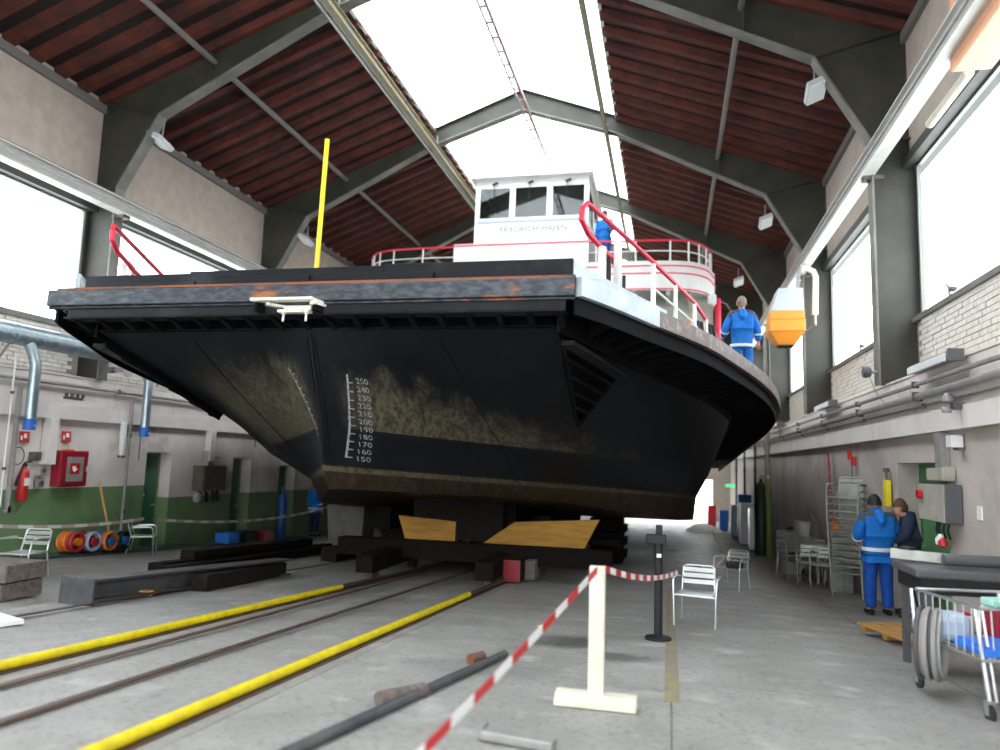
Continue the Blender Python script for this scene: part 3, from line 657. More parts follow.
# text helper: mesh laid in x,z plane
def text_mesh(s, size):
    cu = bpy.data.curves.new('t', 'FONT'); cu.body = s; cu.size = size; cu.resolution_u = 3; cu.align_x = 'CENTER'
    o = bpy.data.objects.new('t', cu); C.objects.link(o); bpy.context.view_layer.update()
    me = bpy.data.meshes.new_from_object(o.evaluated_get(bpy.context.evaluated_depsgraph_get())); bpy.data.objects.remove(o); return me
K['mark'] = mt('worn_white_marking', (0.42, 0.45, 0.46), 0.6, 0, (0.12, 0.13, 0.14), 30, (0.42, 0.66))
for n_ in range(150, 260, 10):
    me = text_mesh(str(n_), .085); h = 1.93+(n_-160)/100.0*.92-.03; ok = True
    for v in me.vertices:
        p, nn = hit(.30+.17*(h-1.8)/.95+v.co.x, h+v.co.y)
        if p is None: ok = False; break
        v.co = p+Vector((.002, -.008, 0))
    if not ok: continue
    me.materials.append(K['mark']); o = bpy.data.objects.new('draft_number', me); C.objects.link(o); o.parent = ferry
for sx, lo, hi in ((.16, 1.84, 2.82), (-.47, 2.1, 2.9)):
    m = MB(); n = 20; pr = None
    for q in range(n):
        za = lo+(hi-lo)*q/n; zb = lo+(hi-lo)*(q+1)/n; xx = sx+(.25*(1-q/n) if sx < 0 else .16*q/n); xb = sx+(.25*(1-(q+1)/n) if sx < 0 else .16*(q+1)/n)
        pa, _ = hit(xx, za); pb, _ = hit(xb, zb); qa, _ = hit(xx+.018, za); qb, _ = hit(xb+.018, zb)
        o_ = Vector((0, -.008, 0))
        if all((pa, pb, qa, qb)): m.add([pa+o_, qa+o_, qb+o_, pb+o_], [(0, 1, 2, 3)])
        if q % 2 == 0:
            ta, _ = hit(xx+.018, za); tb, _ = hit(xx+.06, za); tc, _ = hit(xx+.06, za+.014); td, _ = hit(xx+.018, za+.014)
            if all((ta, tb, tc, td)): m.add([ta+o_, tb+o_, tc+o_, td+o_], [(0, 1, 2, 3)])
    m.build('draft_scale', K['mark'], ferry)
# white dripping bracket under the bow fender
t = thing('mooring_bracket', 'white drip-stained bracket under the centre of the bow fender', 'bracket', (FX, FYY, fz(FYY)), 0, None, -math.atan(SL))
m = MB(); m.box(-.47, .3, -.17, -.06, 3.485, 3.52); m.build('cross_bar', K['sackw'], t, bevel=.008)
for x0, x1 in ((-.43, -.1), (.3, .62)):
    m = MB(); m.beam((x0, -.1, 3.44), (x1, .75, 3.34), .05, .12); m.build('side_arm', K['rib'], t)
m = MB(); m.beam((.28, -.12, 3.475), (.5, .3, 3.46), .09, .06); m.build('painted_arm_end', K['sackw'], t)
m = MB(); m.beam((-.3, -.1, 3.46), (-.1, .05, 3.45), .08, .03); m.build('painted_arm_end', K['sackw'], t)
m = MB(); m.box(-.14, .24, -.12, -.02, 3.36, 3.39); m.box(-.12, .22, -.02, .0, 3.38, 3.46); m.build('plate', K['sackw'], t)
for x in (-.08, .2):
    m = MB(); m.tube([(x, -.08, 3.37), (x, -.08, 3.26)], .014, 8); m.lathe((x, -.08, 3.345), [(.03, 0), (.03, .03)], 6); m.build('bolt', K['sackw'], t)
# yellow pole on the deck
t = thing('yellow_pole', 'tall yellow pole standing on the ferry bow deck', 'pole', (FX-.56, FYY+1.7, fz(FYY)+3.6))
m = MB(); m.tube([(0, 0, -.03), (.06, 0, 2.55)], .035, 10); m.lathe((0, 0, -.04), [(.09, 0), (.09, .03)], 12); m.build('shaft', K['polyel'], t)
# starboard and port railings
def railing(s):
    root = empty('railing', (0, 0, 0), parent=ferry)
    def P(x, y, z): return (x*s, y, z)
    top = [P(3.17, .66, 4.76), P(3.22, .72, 4.84), P(3.93, 2.7, 4.77), P(4.55, 4.7, 4.73), P(4.98, 6.7, 4.69), P(5.2, 7.9, 4.55), P(5.22, 8.1, 4.0)]
    m = MB(); m.tube(top, .032, 8); m.build('top_rail', K['pinkred'], root)
    m = MB(); m.tube([P(3.17, .66, 4.76), P(3.16, .66, 4.62), P(3.22, .85, 4.52), P(3.42, 1.45, 4.44), P(3.5, 1.75, 4.40)], .035, 8); m.build('lower_loop', K['pinkred'], root)
    for z, y0 in ((4.42, 2.6), (4.1, 2.7), (3.85, 2.8)):
        f = (z-3.7); m = MB(); m.tube([P(3.90, 2.7, z), P(4.52, 4.7, z-.02), P(4.95, 6.7, z-.03), P(5.2, 7.95, z-.05)], .018, 6); m.build('mid_rail', K['shipwhite'], root)
    for (x, y, zt, r) in ((3.36, 1.15, 4.45, .05), (3.52, 1.5, 4.66, .05), (3.93, 2.7, 4.74, .035), (4.24, 3.7, 4.74, .03), (4.55, 4.7, 4.72, .03), (4.78, 5.7, 4.7, .03), (4.98, 6.7, 4.66, .03), (5.2, 7.9, 4.5, .03)):
        m = MB(); m.tube([P(x, y, 3.64), P(x, y, zt)], r, 8); m.build('post', K['shipwhite'], root)
    m = MB(); m.box(min(3.41*s, 3.46*s), max(3.41*s, 3.46*s), 1.2, 1.3, 3.66, 4.34); m.build('black_latch_bar', K['black'], root)
    m = MB(); m.box(min(3.58*s, 3.62*s), max(3.58*s, 3.62*s), 1.5, 1.56, 3.7, 4.2); m.build('black_latch_bar', K['black'], root)
    return root
railing(1); railing(-1)
# white raised ramp side plates inboard of the rail
for s in (1, -1):
    m = MB(); m.add([(3.35*s, 1.8, 3.66), (3.35*s, 1.8, 4.25), (4.15*s, 4.6, 3.85), (4.15*s, 4.6, 3.66), (3.3*s, 1.85, 3.66), (3.3*s, 1.85, 4.25), (4.1*s, 4.65, 3.85), (4.1*s, 4.65, 3.66)], [(0, 1, 2, 3), (7, 6, 5, 4), (1, 5, 6, 2), (0, 4, 5, 1), (3, 2, 6, 7)]); m.build('gangway_side_plate', K['shipwhite'], ferry)
# gear on the rail: red float, orange vest, black ropes
t = thing('red_float', 'small red float hanging on the starboard railing', 'float', (FX+4.42, FYY+5.3, fz(FYY)-.0557*5.3+4.12)); m = MB(); m.lathe((0, 0, 0), [(.02, -.1), (.08, -.07), (.11, 0), (.08, .07), (.02, .1)], 12); m.build('ball', K['red'], t); m = MB(); m.tube([(0, 0, .08), (0, 0, .3)], .01, 5); m.build('cord', K['white'], t)
t = thing('rope_bundle', 'black and white rope bundle hung on the starboard railing', 'rope', (FX+4.72, FYY+5.9, fz(FYY)-.0557*5.9+4.42))
for q in range(6):
    m = MB(); x = -.18+q*.07; m.tube([(x, x*1.5, .22), (x-.03, x*1.5, -.1), (x+.02, x*1.5, -.42-.03*q), (x+.06, x*1.5, -.1), (x+.02, x*1.5, .22)], .028, 6); m.build('rope_loop', K['black'] if q % 3 else K['white'], t)
t = thing('life_vest', 'orange life vest hung on the starboard railing', 'vest', (FX+4.55, FYY+6.0, fz(FYY)-.0557*6+4.45)); m = MB(); m.box(-.14, -.01, -.05, .05, -.2, .22); m.box(.01, .14, -.05, .05, -.2, .22); m.build('float_panel', K['orangehose'], t, bevel=.03); m = MB(); m.tube([(-.1, 0, .2), (0, 0, .3), (.1, 0, .2)], .03, 6); m.build('collar', K['orangehose'], t)
# upper deck ----------------------------------------------------------
ud = empty('upper_deck', (-.2, 14.0, 0), parent=ferry)
ux = cat_rom([(0, 0, 0), (2.2, 0, 0), (4.4, .05, 0), (5.25, .45, 0), (5.6, 1.3, 0), (5.65, 2.4, 0), (5.65, 11, 0)], 4); uo = [(p.x, p.y) for p in ux]
full = [(-x, y) for x, y in reversed(uo[1:])]+uo
m = MB(); slab(m, uo, 7.85, 7.95); m.build('deck_underside', K['beige'], ud)
m = MB(); slab(m, uo, 8.0, 8.06); m.build('deck_floor', K['beige'], ud)
m = MB(); strip(m, full, .05, 7.72, 8.62); m.build('bulwark', K['shipwhite'], ud)
for z in (7.74, 8.22, 8.45): m = MB(); strip(m, [(x*1.003, y-.012) for x, y in full], .055, z, z+.035); m.build('red_stripe', K['pinkred'], ud)
m = MB(); m.tube([(x*.99, y+.02, 9.28) for x, y in full], .035, 6); m.build('top_rail', K['pinkred'], ud)
m = MB(); m.tube([(x*.99, y+.02, 8.95) for x, y in full], .02, 6); m.build('mid_rail', K['shipwhite'], ud)
for i in range(2, len(full)-1, 2):
    x, y = full[i]
    m = MB(); m.tube([(x*.99, y+.02, 8.6), (x*.99, y+.02, 9.28)], .028, 6); m.build('rail_post', K['shipwhite'], ud)
m = MB(); m.box(-2.3, 1.95, -.08, .0, 8.5, 9.34); m.build('raised_bulwark', K['shipwhite'], ud)
m = MB(); m.box(-2.32, 1.97, -.1, -.08, 9.26, 9.30); m.build('red_stripe', K['pinkred'], ud)
for i, x in enumerate((-4.3, -3.3, 3.3, 4.3)):
    m = MB(); m.box(x-.06, x+.06, .1, 10.8, 7.6, 7.86); m.build('deck_girder', K['beige'], ud)
m = MB(); m.beam((4.9, .6, 7.8), (5.15, 2.4, 7.1), .1, .2); m.build('deck_knee', K['beige'], ud)
t = empty('navigation_lamp', (5.55, .6, 7.55), parent=ud); m = MB(); m.box(-.1, .14, -.12, .12, -.12, .16); m.build('lamp_housing', K['shipwhite'], t, bevel=.03)
# side houses under the upper deck
for s in (1, -1):
    hs = empty('side_house', (s*4.6, 15.4, 0), parent=ferry)
    m = MB(); x0, x1 = -.95, .85
    if s > 0: m.box(x0, -.35, 0, .08, 3.6, 7.85); m.box(.45, x1, 0, .08, 3.6, 7.85); m.box(-.35, .45, 0, .08, 5.95, 7.85)
    else: m.box(x0, x1, 0, .08, 3.6, 7.85)
    m.box(x0, x0+.08, .08, 10, 3.6, 7.85); m.box(x1-.08, x1, .08, 10, 3.6, 7.85); m.build('house_wall', K['beige'], hs)
    if s > 0:
        m = MB(); m.box(-.33, .43, .9, .95, 3.66, 5.9); m.build('cabin_glow_panel', K['interior'], hs)  # warm panel colour stands for the glow of the cabin interior
        m = MB(); m.box(-.38, -.33, -.03, .1, 3.66, 5.98); m.box(.43, .48, -.03, .1, 3.66, 5.98); m.box(-.33, .43, -.03, .1, 5.93, 5.98); m.build('doorway_frame', K['ramppanel'], hs)
    m = MB(); m.tube([(s*.98, -.1, 3.6), (s*.98, -.1, 7.8)], .09, 10); m.build('red_post', K['pinkred'], hs)
# arched doorway hood and cabin front
m = MB(); m.box(2.2, 3.7, 15.6, 15.7, 3.66, 7.85); m.build('cabin_front', K['shipwhite'], ferry)
m = MB(); m.box(-3.7, -2.2, 15.6, 15.7, 3.66, 7.85); m.build('cabin_front', K['shipwhite'], ferry)
m = MB(); pts = [(2.35+.35*(1-math.cos(a)), 15.5, 6.9+.3*math.sin(a)) for a in [math.pi*q/8 for q in range(9)]]; m.ribbon(pts, (0, .4, 0), .05); m.build('arched_hood', K['darkred'], ferry)
# wheelhouse ------------------------------------------------------------
wh = empty('wheelhouse', (-.15, 14.3, 8.6), parent=ferry)
hw, z0, z1, zt, dp = 1.82, 1.66, 2.76, 3.0, 3.4
m = MB(); m.box(-hw, hw, 0, .08, -.6, z0)
for x in (-hw, -.66, .54, 1.72): m.box(x, x+.11, -.02, .08, z0, z1)
m.box(-hw, hw, 0, .08, z1, zt); m.build('front_wall', K['shipwhite'], wh)
for i, x in enumerate((-hw+.11, -.55, .65)):
    w_ = (1.05, 1.09, 1.07)[i]
    f = empty('window', (x, .02, z0), parent=wh)
    m = MB(); m.box(0, w_, 0, .03, 0, .05); m.box(0, w_, 0, .03, 1.05, 1.1); m.box(0, .04, 0, .03, .05, 1.05); m.box(w_-.04, w_, 0, .03, .05, 1.05); o = m.build('window_frame', K['shipwhite'], wh); o.location = (x, .0, z0)
    m = MB(); m.box(.04, w_-.04, .0, .008, .05, 1.05); o = m.build('window_pane', K['shipglass'], wh); o.location = (x, .02, z0)
    bpy.data.objects.remove(f)
    m = MB(); m.beam((x+.45, -.06, z1+.06), (x+.62, -.1, z1+.1), .04, .06); m.beam((x+.5, -.05, z1+.04), (x+.5, -.04, z0+.6), .015, .015); m.build('wiper', K['black'], wh)
m = MB(); m.box(-hw+.1, hw-.1, -.03, 0, z0-.1, z0-.04); m.build('blue_sill', K['paleblue'], wh)
for s in (1, -1):
    m = MB(); xs_ = (s*hw, s*(hw-.08)); a, b = min(xs_), max(xs_)
    m.box(a, b, .08, dp, -.6, z0); m.box(a, b, .08, dp, z1, zt); m.box(a, b, .08, .25, z0, z1); m.box(a, b, 1.6, 1.75, z0, z1); m.box(a, b, dp-.2, dp, z0, z1); m.build('side_wall', K['shipwhite'], wh)
    for y0_, y1_ in ((.25, 1.6), (1.75, dp-.2)):
        m = MB(); m.box((a+b)/2-.004, (a+b)/2+.004, y0_, y1_, z0, z1); m.build('window_pane', K['shipglass'], wh)
m = MB(); m.box(-hw, hw, dp-.08, dp, -.6, z0); m.box(-hw, hw, dp-.08, dp, z1, zt); m.box(-.2, .2, dp-.08, dp, z0, z1); m.build('rear_wall', K['shipwhite'], wh)
m = MB(); m.box(-hw, hw, .1, dp-.1, .3, .34); m.build('cabin_floor', K['boxdark'], wh)
m = MB(); m.box(-1.3, 1.3, .35, .8, .34, 1.5); m.build('console', K['boxdark'], wh)
for x in (-.9, .5, 1.1): m = MB(); m.box(x, x+.35, .4, .5, 1.5, 1.85); m.build('instrument', K['boxdark'], wh)
for x in (-1.0, .9): m = MB(); m.box(x-.3, x+.3, 1.6, 1.8, .9, 2.15); m.box(x-.3, x+.3, 1.2, 1.7, .8, .95); m.build('helm_seat', K['interior'] if x > 0 else K['boxbrown'], wh, bevel=.03)
m = MB(); m.add([(-hw-.15, -.25, zt), (hw+.15, -.25, zt), (hw+.15, dp+.15, zt), (-hw-.15, dp+.15, zt), (-hw-.1, -.2, zt+.1), (0, -.2, zt+.32), (hw+.1, -.2, zt+.1), (hw+.1, dp+.1, zt+.1), (0, dp+.1, zt+.32), (-hw-.1, dp+.1, zt+.1)], [(0, 3, 2, 1), (0, 1, 6, 5, 4), (4, 5, 8, 9), (5, 6, 7, 8), (2, 3, 9, 8, 7), (1, 2, 7, 6), (3, 0, 4, 9)]); m.build('cabin_roof', K['shipwhite'], wh)
me = text_mesh('FRIEDRICHSHAFEN', .26); K['shipname'] = mt('faded_ship_lettering', (0.20, 0.21, 0.26), 0.6)
for v in me.vertices: v.co = Vector((v.co.x*.98+.1, -.02, v.co.y+1.22))
me.materials.append(K['shipname']); o = bpy.data.objects.new('ship_name', me); C.objects.link(o); o.parent = wh
m = MB(); m.lathe((-.1, -.04, .68), [(.05, 0), (.05, .05)], 10, axis='Y'); m.build('front_lamp', K['black'], wh)
# skeg under the bow and bottom sheets are hidden; cradle below
# ------------------------------------------------------------------ slip cradle and blocks
t = thing('slip_cradle', 'dark steel slip cradle under the ferry bottom', 'cradle', (-3.9, 14.0, fz(14)))
for x in (-1.15, .95):
    m = MB(); m.box(x-.15, x+.15, -2.0, 3.6, .2, .5); m.build('side_beam', K['trailer'], t)
for y in (-.6, 1.6, 3.2): m = MB(); m.box(-2.3, 2.9, y, y+.35, .5 if y > 0 else .3, .62); m.build('cross_beam', K['trailer'], t)
for y in (-1.6, .5, 3):
    for x in (-1.15, .95):
        m = MB(); m.lathe((x-.08, y, .13), [(.13, 0), (.16, .02), (.16, .14), (.13, .16)], 14, axis='X'); m.build('wheel', K['steel'], t)
m = MB(); m.box(-1.0, .8, .0, .4, .62, 1.44); m.build('keel_block', K['darkwood'], t)
for x, y0_ in ((-2.1, 1.2), (1.5, .4)): m = MB(); m.box(x-.15, x+.15, y0_, 5.5, .63, 1.13); m.build('gap_blocking_beam', K['trailer'], t)  # beams added to block the bright view under the hull
def wedge(lab, poly, y0, y1):
    m = MB(); m.prism(poly, y0, y1); o = m.build('cradle_board', K['ywood']); return tag(o, lab, 'board')
wedge('yellow timber bilge board left of the keel blocks', [(-5.2, .26), (-4.02, .19), (-4.02, -.27), (-5.02, -.24)], 13.95, 14.15)
wedge('yellow timber bilge board right of the keel blocks', [(-2.86, .24), (-1.27, .35), (-1.57, -.26), (-3.6, -.28)], 13.95, 14.15)
for x, lab in ((-2.5, 'red ended stacked timber block on the cradle end'),):
    t = thing('timber_block', lab, 'block', (x, 12.8, fz(12.8)))
    m = MB(); m.box(-.3, .0, 0, 1.2, .02, .4); m.build('block_body', K['darkwood'], t, bevel=.01)
    m = MB(); m.box(-.3, .0, -.02, 0, .03, .39); m.build('red_end', K['darkred'], t)
    m = MB(); m.box(.02, .2, .3, 1.6, .02, .36); m.build('block_body', K['oldwood'], t, bevel=.01)
t = thing('timber_block', 'dark timber packing stack filling the gap between the two yellow boards', 'block', (-3.45, 14.0, fz(14)))
for q in range(5):
    m = MB(); m.box(-.5, .5, .45, 1.5, .63+q*.155, .63+q*.155+.145); m.build('packing_timber', K['darkwood'], t)
for x, y, lab in ((-3.6, 18.6, 'added dark column blocking the bright gap under the middle of the ferry'), (-6.95, 19, 'added dark column blocking the gap under the left side of the ferry'), (-1.55, 19.5, 'added dark column blocking the gap under the right side of the ferry'), (-5.9, 24, 'farther added dark column blocking the gap under the ferry, left'), (-2, 25, 'farther added dark column blocking the gap under the ferry, right')):
    t = thing('gap_blocking_column', lab, 'column', (x, y, fz(y)))  # columns added to close bright gaps below the hull
    for q in range(7):
        m = MB(); a = q % 2; m.box(-.5 if a else -.4, .5 if a else .4, -.4 if a else -.5, .4 if a else .5, q*.16, q*.16+.155); m.build('packing_timber', K['darkwood'], t)
t = thing('concrete_pier', 'grey concrete pier under the left bow of the ferry', 'pier', (-8.75, 19.6, fz(19.6)))
m = MB(); m.add([(-.42, -.4, 0), (.55, -.4, 0), (.55, .4, 0), (-.42, .4, 0), (-.5, -.45, 1.13), (.62, -.45, 1.13), (.62, .45, 1.13), (-.5, .45, 1.13)], [(0, 3, 2, 1), (4, 5, 6, 7), (0, 1, 5, 4), (1, 2, 6, 5), (2, 3, 7, 6), (3, 0, 4, 7)]); m.build('shaft', K['concrete'], t, bevel=.02)
# ------------------------------------------------------------------ wall fittings, left
def pipe(lab, pts, r, mtl='pipe', cat='pipe', name='wall_pipe', n=8, clamps=True):
    c = Vector(pts[0]); t = thing(name, lab, cat, c)
    m = MB(); m.tube([Vector(p)-c for p in pts], r, n); m.build('pipe', K[mtl], t)
    if clamps:
        a, b = Vector(pts[0])-c, Vector(pts[-1])-c; L = (b-a).length; q = max(2, int(L/3))
        for i in range(q):
            p = a.lerp(b, (i+.5)/q) if len(pts) == 2 else Vector(pts[min(i+1, len(pts)-2)])-c
            mm = MB(); mm.box(p.x-r-.012, p.x+r+.012, p.y-.02, p.y+.02, p.z-r-.012, p.z+r+.012); mm.build('clamp', K['boxdark'], t)
    return t
# galvanised duct with seam rings
t = thing('ventilation_duct', 'long galvanised spiral duct running along the left wall above the ledge', 'duct', (-11.35, 0, 3.36))
m = MB(); m.tube([(0, Y0+.2, 0), (0, 30, 0)], .19, 24); m.build('duct_run', K['galv'], t)
m = MB()
y = Y0+.5
while y < 30: m.lathe((0, y, 0), [(.193, 0), (.197, .006), (.193, .012)], 20, axis='Y'); y += .16
m.build('spiral_seam', K['galv'], t, kind='stuff')
for y in (1.5, 6, 10.6, 14.8, 19.4, 24):
    m = MB(); m.lathe((0, y, 0), [(.2, 0), (.205, .03), (.2, .06)], 20, axis='Y'); m.build('joint_collar', K['galv'], t)
    m = MB(); m.beam((-.02, y, -.19), (-.25, y, -.5), .03, .03); m.build('duct_bracket', K['pipe'], t)
for y, lab in ((10.95, 'galvanised drop duct with blue end over the fire extinguisher'), (13.95, 'galvanised drop duct with blue end left of the first green door')):
    t = thing('drop_duct', lab, 'duct', (-11.3, y, 1.75))
    m = MB(); m.tube([(.0, -.02, 1.5), (.04, .06, 1.32), (.06, .13, 1.1), (.06, .13, .1)], .095, 16); m.build('duct_pipe', K['galv'], t)
    m = MB(); m.tube([(.06, .13, .12), (.06, .13, -.08)], .1, 16); m.build('blue_end', K['bluecap'], t)
    m = MB(); m.beam((.16, .13, .0), (.26, .13, .0), .02, .02); m.build('damper_lever', K['alu'], t)
pipe('thin grey conduit along the left wall just over the fascia', [(-11.66, -2, 2.47), (-11.66, 30, 2.44)], .025)
pipe('thicker grey pipe along the left ledge', [(-11.5, 9, 2.60), (-11.5, 30, 2.58)], .035)
pipe('dark thin conduit high on the left plaster band', [(-11.64, -2, 2.30), (-11.64, 30, 2.28)], .015)
pipe('thick grey standpipe at the far left of the photo', [(-11.5, 11.05, 2.45), (-11.5, 11.05, .25), (-11.5, 11.0, .2)], .045)
pipe('thin pale red-topped rod on the far left wall', [(-11.45, 10.85, 3.0), (-11.45, 10.85, .3)], .015, 'white')
pipe('grey downpipe right of the red hydrant cabinet', [(-11.5, 13.95, 2.5), (-11.5, 13.95, fz(14)+.02)], .032)
pipe('short dark conduit hanging under the left fascia', [(-11.5, 14.3, 1.93), (-11.5, 14.3, 1.15)], .012, 'boxdark', clamps=False)
pipe('short dark conduit hanging past the brown electric box', [(-11.5, 19.0, 1.93), (-11.5, 19.0, 1.55)], .014, 'boxdark', clamps=False)
t = thing('tube_lamp', 'white vertical tube lamp on the grey downpipe, left wall', 'lamp', (-11.5, 13.75, 1.25)); m = MB(); m.box(-.04, .05, -.05, .05, 0, .72); m.build('housing', K['tubelamp'], t, bevel=.01); m = MB(); m.box(-.045, .055, -.055, .055, -.05, 0); m.build('end_cap', K['boxdark'], t)
def horn(name, loc, lab, rz):
    t = thing(name, lab, 'loudspeaker', loc, rz); m = MB(); m.lathe((0, 0, 0), [(.02, 0), (.05, .08), (.05, .2), (.07, .26), (.14, .36), (.15, .36), (.15, .34)], 16, axis='X'); m.build('horn', K['pipe'], t); m = MB(); m.box(-.12, .02, -.04, .04, -.06, .06); m.build('mount', K['boxdark'], t); return t
horn('horn_loudspeaker', (-11.2, 12.96, 3.0), 'grey horn loudspeaker on the left column under the duct', 0)
def sign(loc, lab, rz=0):
    t = thing('fire_sign', lab, 'sign', loc, rz); m = MB()
    m.add([(0, -.12, -.1), (0, .12, -.1), (.1, 0, -.1), (0, -.12, .1), (0, .12, .1), (.1, 0, .1)], [(0, 1, 2), (5, 4, 3), (0, 2, 5, 3), (2, 1, 4, 5), (1, 0, 3, 4)]); m.build('sign_body', K['red'], t)
    for s in (-1, 1):
        a, b = Vector((0, .12*s, 0)), Vector((.1, 0, 0)); n = Vector((.12, .1*s, 0)).normalized()*.004
        m = MB()
        for (u0, u1, z0, z1) in ((.18, .38, -.06, .02), (.5, .8, -.02, .06)):
            p = [a.lerp(b, u0)+n, a.lerp(b, u1)+n]; m.add([(p[0].x, p[0].y, z0), (p[1].x, p[1].y, z0), (p[1].x, p[1].y, z1), (p[0].x, p[0].y, z1)], [(0, 1, 2, 3)])
        m.build('pictogram', K['white'], t)
sign((-11.67, 11.42, 1.55), 'small red fire extinguisher sign above the extinguisher'); sign((-11.67, 12.4, 1.6), 'small red hydrant sign above the red cabinet')
t = thing('fire_extinguisher', 'red fire extinguisher with black hose hanging on the left wall', 'extinguisher', (-11.57, 11.4, .38))
m = MB(); m.lathe((0, 0, 0), [(.07, 0), (.088, .03), (.088, .5), (.07, .56), (.03, .6), (.03, .63)], 18); m.build('cylinder', K['red'], t)
m = MB(); m.box(-.03, .03, -.03, .03, .63, .68); m.beam((0, -.02, .69), (.02, .12, .73), .03, .02); m.build('valve', K['black'], t)
m = MB(); m.tube([(0, -.03, .66), (.02, -.1, .55), (.02, -.15, .4), (.02, -.17, .28)], [.015, .015, .022, .035], 8); m.build('discharge_horn', K['black'], t)
m = MB(); m.tube([(-.05, -.12+.13*math.cos(a), .82+.16*math.sin(a)) for a in [2*math.pi*q/14 for q in range(14)]], .009, 6, closed=True); m.build('hose_loop', K['black'], t)
m = MB(); m.box(.06, .092, -.05, .05, .28, .42); m.build('paper_label', K['white'], t)
t = thing('hydrant_cabinet', 'dark red hydrant cabinet with glazed door on the left wall', 'cabinet', (-11.67, 12.45, .62))
m = MB(); m.box(0, .2, -.35, .35, 0, .70); m.build('cabinet_body', K['darkred'], t, bevel=.01)
m = MB(); m.box(.2, .22, -.33, .33, .03, .67); m.build('cabinet_door', K['darkred'], t, bevel=.006)
m = MB(); m.box(.22, .226, -.2, .22, .1, .58); m.build('door_pane', K['pipe'], t, bevel=.002)
m = MB(); m.box(.226, .23, -.12, .12, .24, .46); m.build('red_emblem', K['red'], t)
m = MB(); m.add([(.233, -.07, .4), (.233, .02, .4), (.233, .02, .35), (.233, .08, .35), (.233, -.02, .28), (.233, -.07, .34)], [(0, 1, 2, 3, 4, 5)]); m.build('white_arrow', K['white'], t)
m = MB(); m.tube([(.21, .28, .3), (.25, .28, .3), (.25, .28, .4)], .01, 6); m.build('handle', K['alu'], t)
m = MB(); m.box(.03, .15, -.16, .02, .70, .73); m.build('yellow_lamp_base', K['orangehose'], t)
for (y, z, w_, h_, mm, lab) in ((11.65, 1.2, .2, .16, 'boxbrown', 'small brown switch box left of the hydrant cabinet'), (11.82, .93, .16, .2, 'box', 'beige socket box below the brown switch box'), (11.8, .70, .15, .17, 'pipe', 'lowest grey socket box left of the hydrant cabinet')):
    t = thing('socket_box', lab, 'socket', (-11.67, y, z)); m = MB(); m.box(0, .1, -w_/2, w_/2, -h_/2, h_/2); m.build('housing', K[mm], t, bevel=.01); m = MB(); m.lathe((.1, 0, 0), [(.04, 0), (.04, .03)], 10, axis='X'); m.build('cover', K['boxdark'], t)
t = thing('electric_box', 'big brown grimy electric box with cables on the left wall', 'box', (-11.67, 17.0, .42))
m = MB(); m.box(0, .3, -.5, .5, 0, .62); m.build('box_body', K['boxbrown'], t, bevel=.01)
m = MB(); m.box(.3, .32, -.47, .47, .04, .58); m.build('box_door', K['boxbrown'], t, bevel=.005)
m = MB(); m.box(0, .15, -.12, .12, .62, 1.0); m.box(0, .12, .1, .5, .8, .85); m.build('cable_duct', K['pipe'], t)
for y in (-.35, -.1, .2, .4): m = MB(); m.tube([(.12, y, 0), (.14, y+.02, -.2), (.1, y+.1, -.3), (.1, y+.1, -.05)], .03, 6); m.build('cable', K['black'], t)
m = MB(); m.lathe((.15, -.45, -.3), [(.06, 0), (.1, .05), (.1, .2), (.05, .25)], 12); m.build('alarm_bell', K['pipe'], t)
t = thing('small_plate_row', 'row of tiny brown plugs on the left plaster band', 'plate', (-11.62, 12.4, 2.33)); m = MB(); m.box(0, .03, -.25, .25, 0, .05); m.build('strip', K['boxbrown'], t)
for q in range(4):
    m = MB(); m.box(0, .06, -.22+q*.14, -.17+q*.14, .05, .12); m.build('plug', K['boxdark'], t)
# ------------------------------------------------------------------ chairs
def make_chair(mtl='alu'):
    root = empty('aluminium_chair')
    a = K[mtl]
    for s in (-1, 1):
        m = MB(); m.tube([(s*.25, .24, 0), (s*.26, .23, .44), (s*.27, .20, .63), (s*.27, .14, .66), (s*.27, -.2, .64)], .0125, 8); m.build('leg', a, root)     # front leg bending into the armrest
        m = MB(); m.tube([(s*.22, -.30, 0), (s*.21, -.22, .44), (s*.20, -.30, .76), (s*.16, -.315, .785)], .0125, 8); m.build('leg', a, root)
        m = MB(); m.box(s*.27-.02, s*.27+.02, -.17, .14, .66, .675); m.build('armrest', a, root)
    m = MB(); m.tube([(-.16, -.315, .785), (.16, -.315, .785)], .0125, 8); m.tube([(-.2, -.255, .62), (-.27, -.2, .64)], .01, 6); m.tube([(.2, -.255, .62), (.27, -.2, .64)], .01, 6); m.build('back_bow', a, root)
    for z in (.56, .645, .725):
        y = -.25-(z-.5)*.2; m = MB(); m.box(-.195, .195, y-.006, y+.006, z-.03, z+.03); m.build('back_slat', a, root)
    m = MB(); m.tube([(-.25, .23, .43), (.25, .23, .43), (.215, -.22, .42), (-.215, -.22, .42)], .012, 6, closed=True); m.build('seat_frame', a, root)
    for q in range(6):
        y = .18-q*.075; m = MB(); m.box(-.22, .22, y-.03, y+.03, .432, .442); m.build('seat_slat', a, root)
    return root
ch = make_chair(); ch.scale = (.95, .95, .86); tag(ch, 'aluminium slatted armchair on the floor right of the black post, nearest one', 'chair', 'free standing aluminium chairs')
ch.location = (.33, 9.6, fz(9.6)); ch.rotation_euler = (0, 0, R_(172))
dup(ch, (1.12, 14.4, fz(14.4)), R_(150), 'aluminium armchair with a dark bag, behind the nearest chair on the right')
dup(ch, (-8.95, 8.95, fz(8.95)), R_(188), 'aluminium armchair at the left edge behind the timber stack')
dup(ch, (-10.65, 13.6, fz(13.6)), R_(-60), 'aluminium armchair standing in front of the first green door')
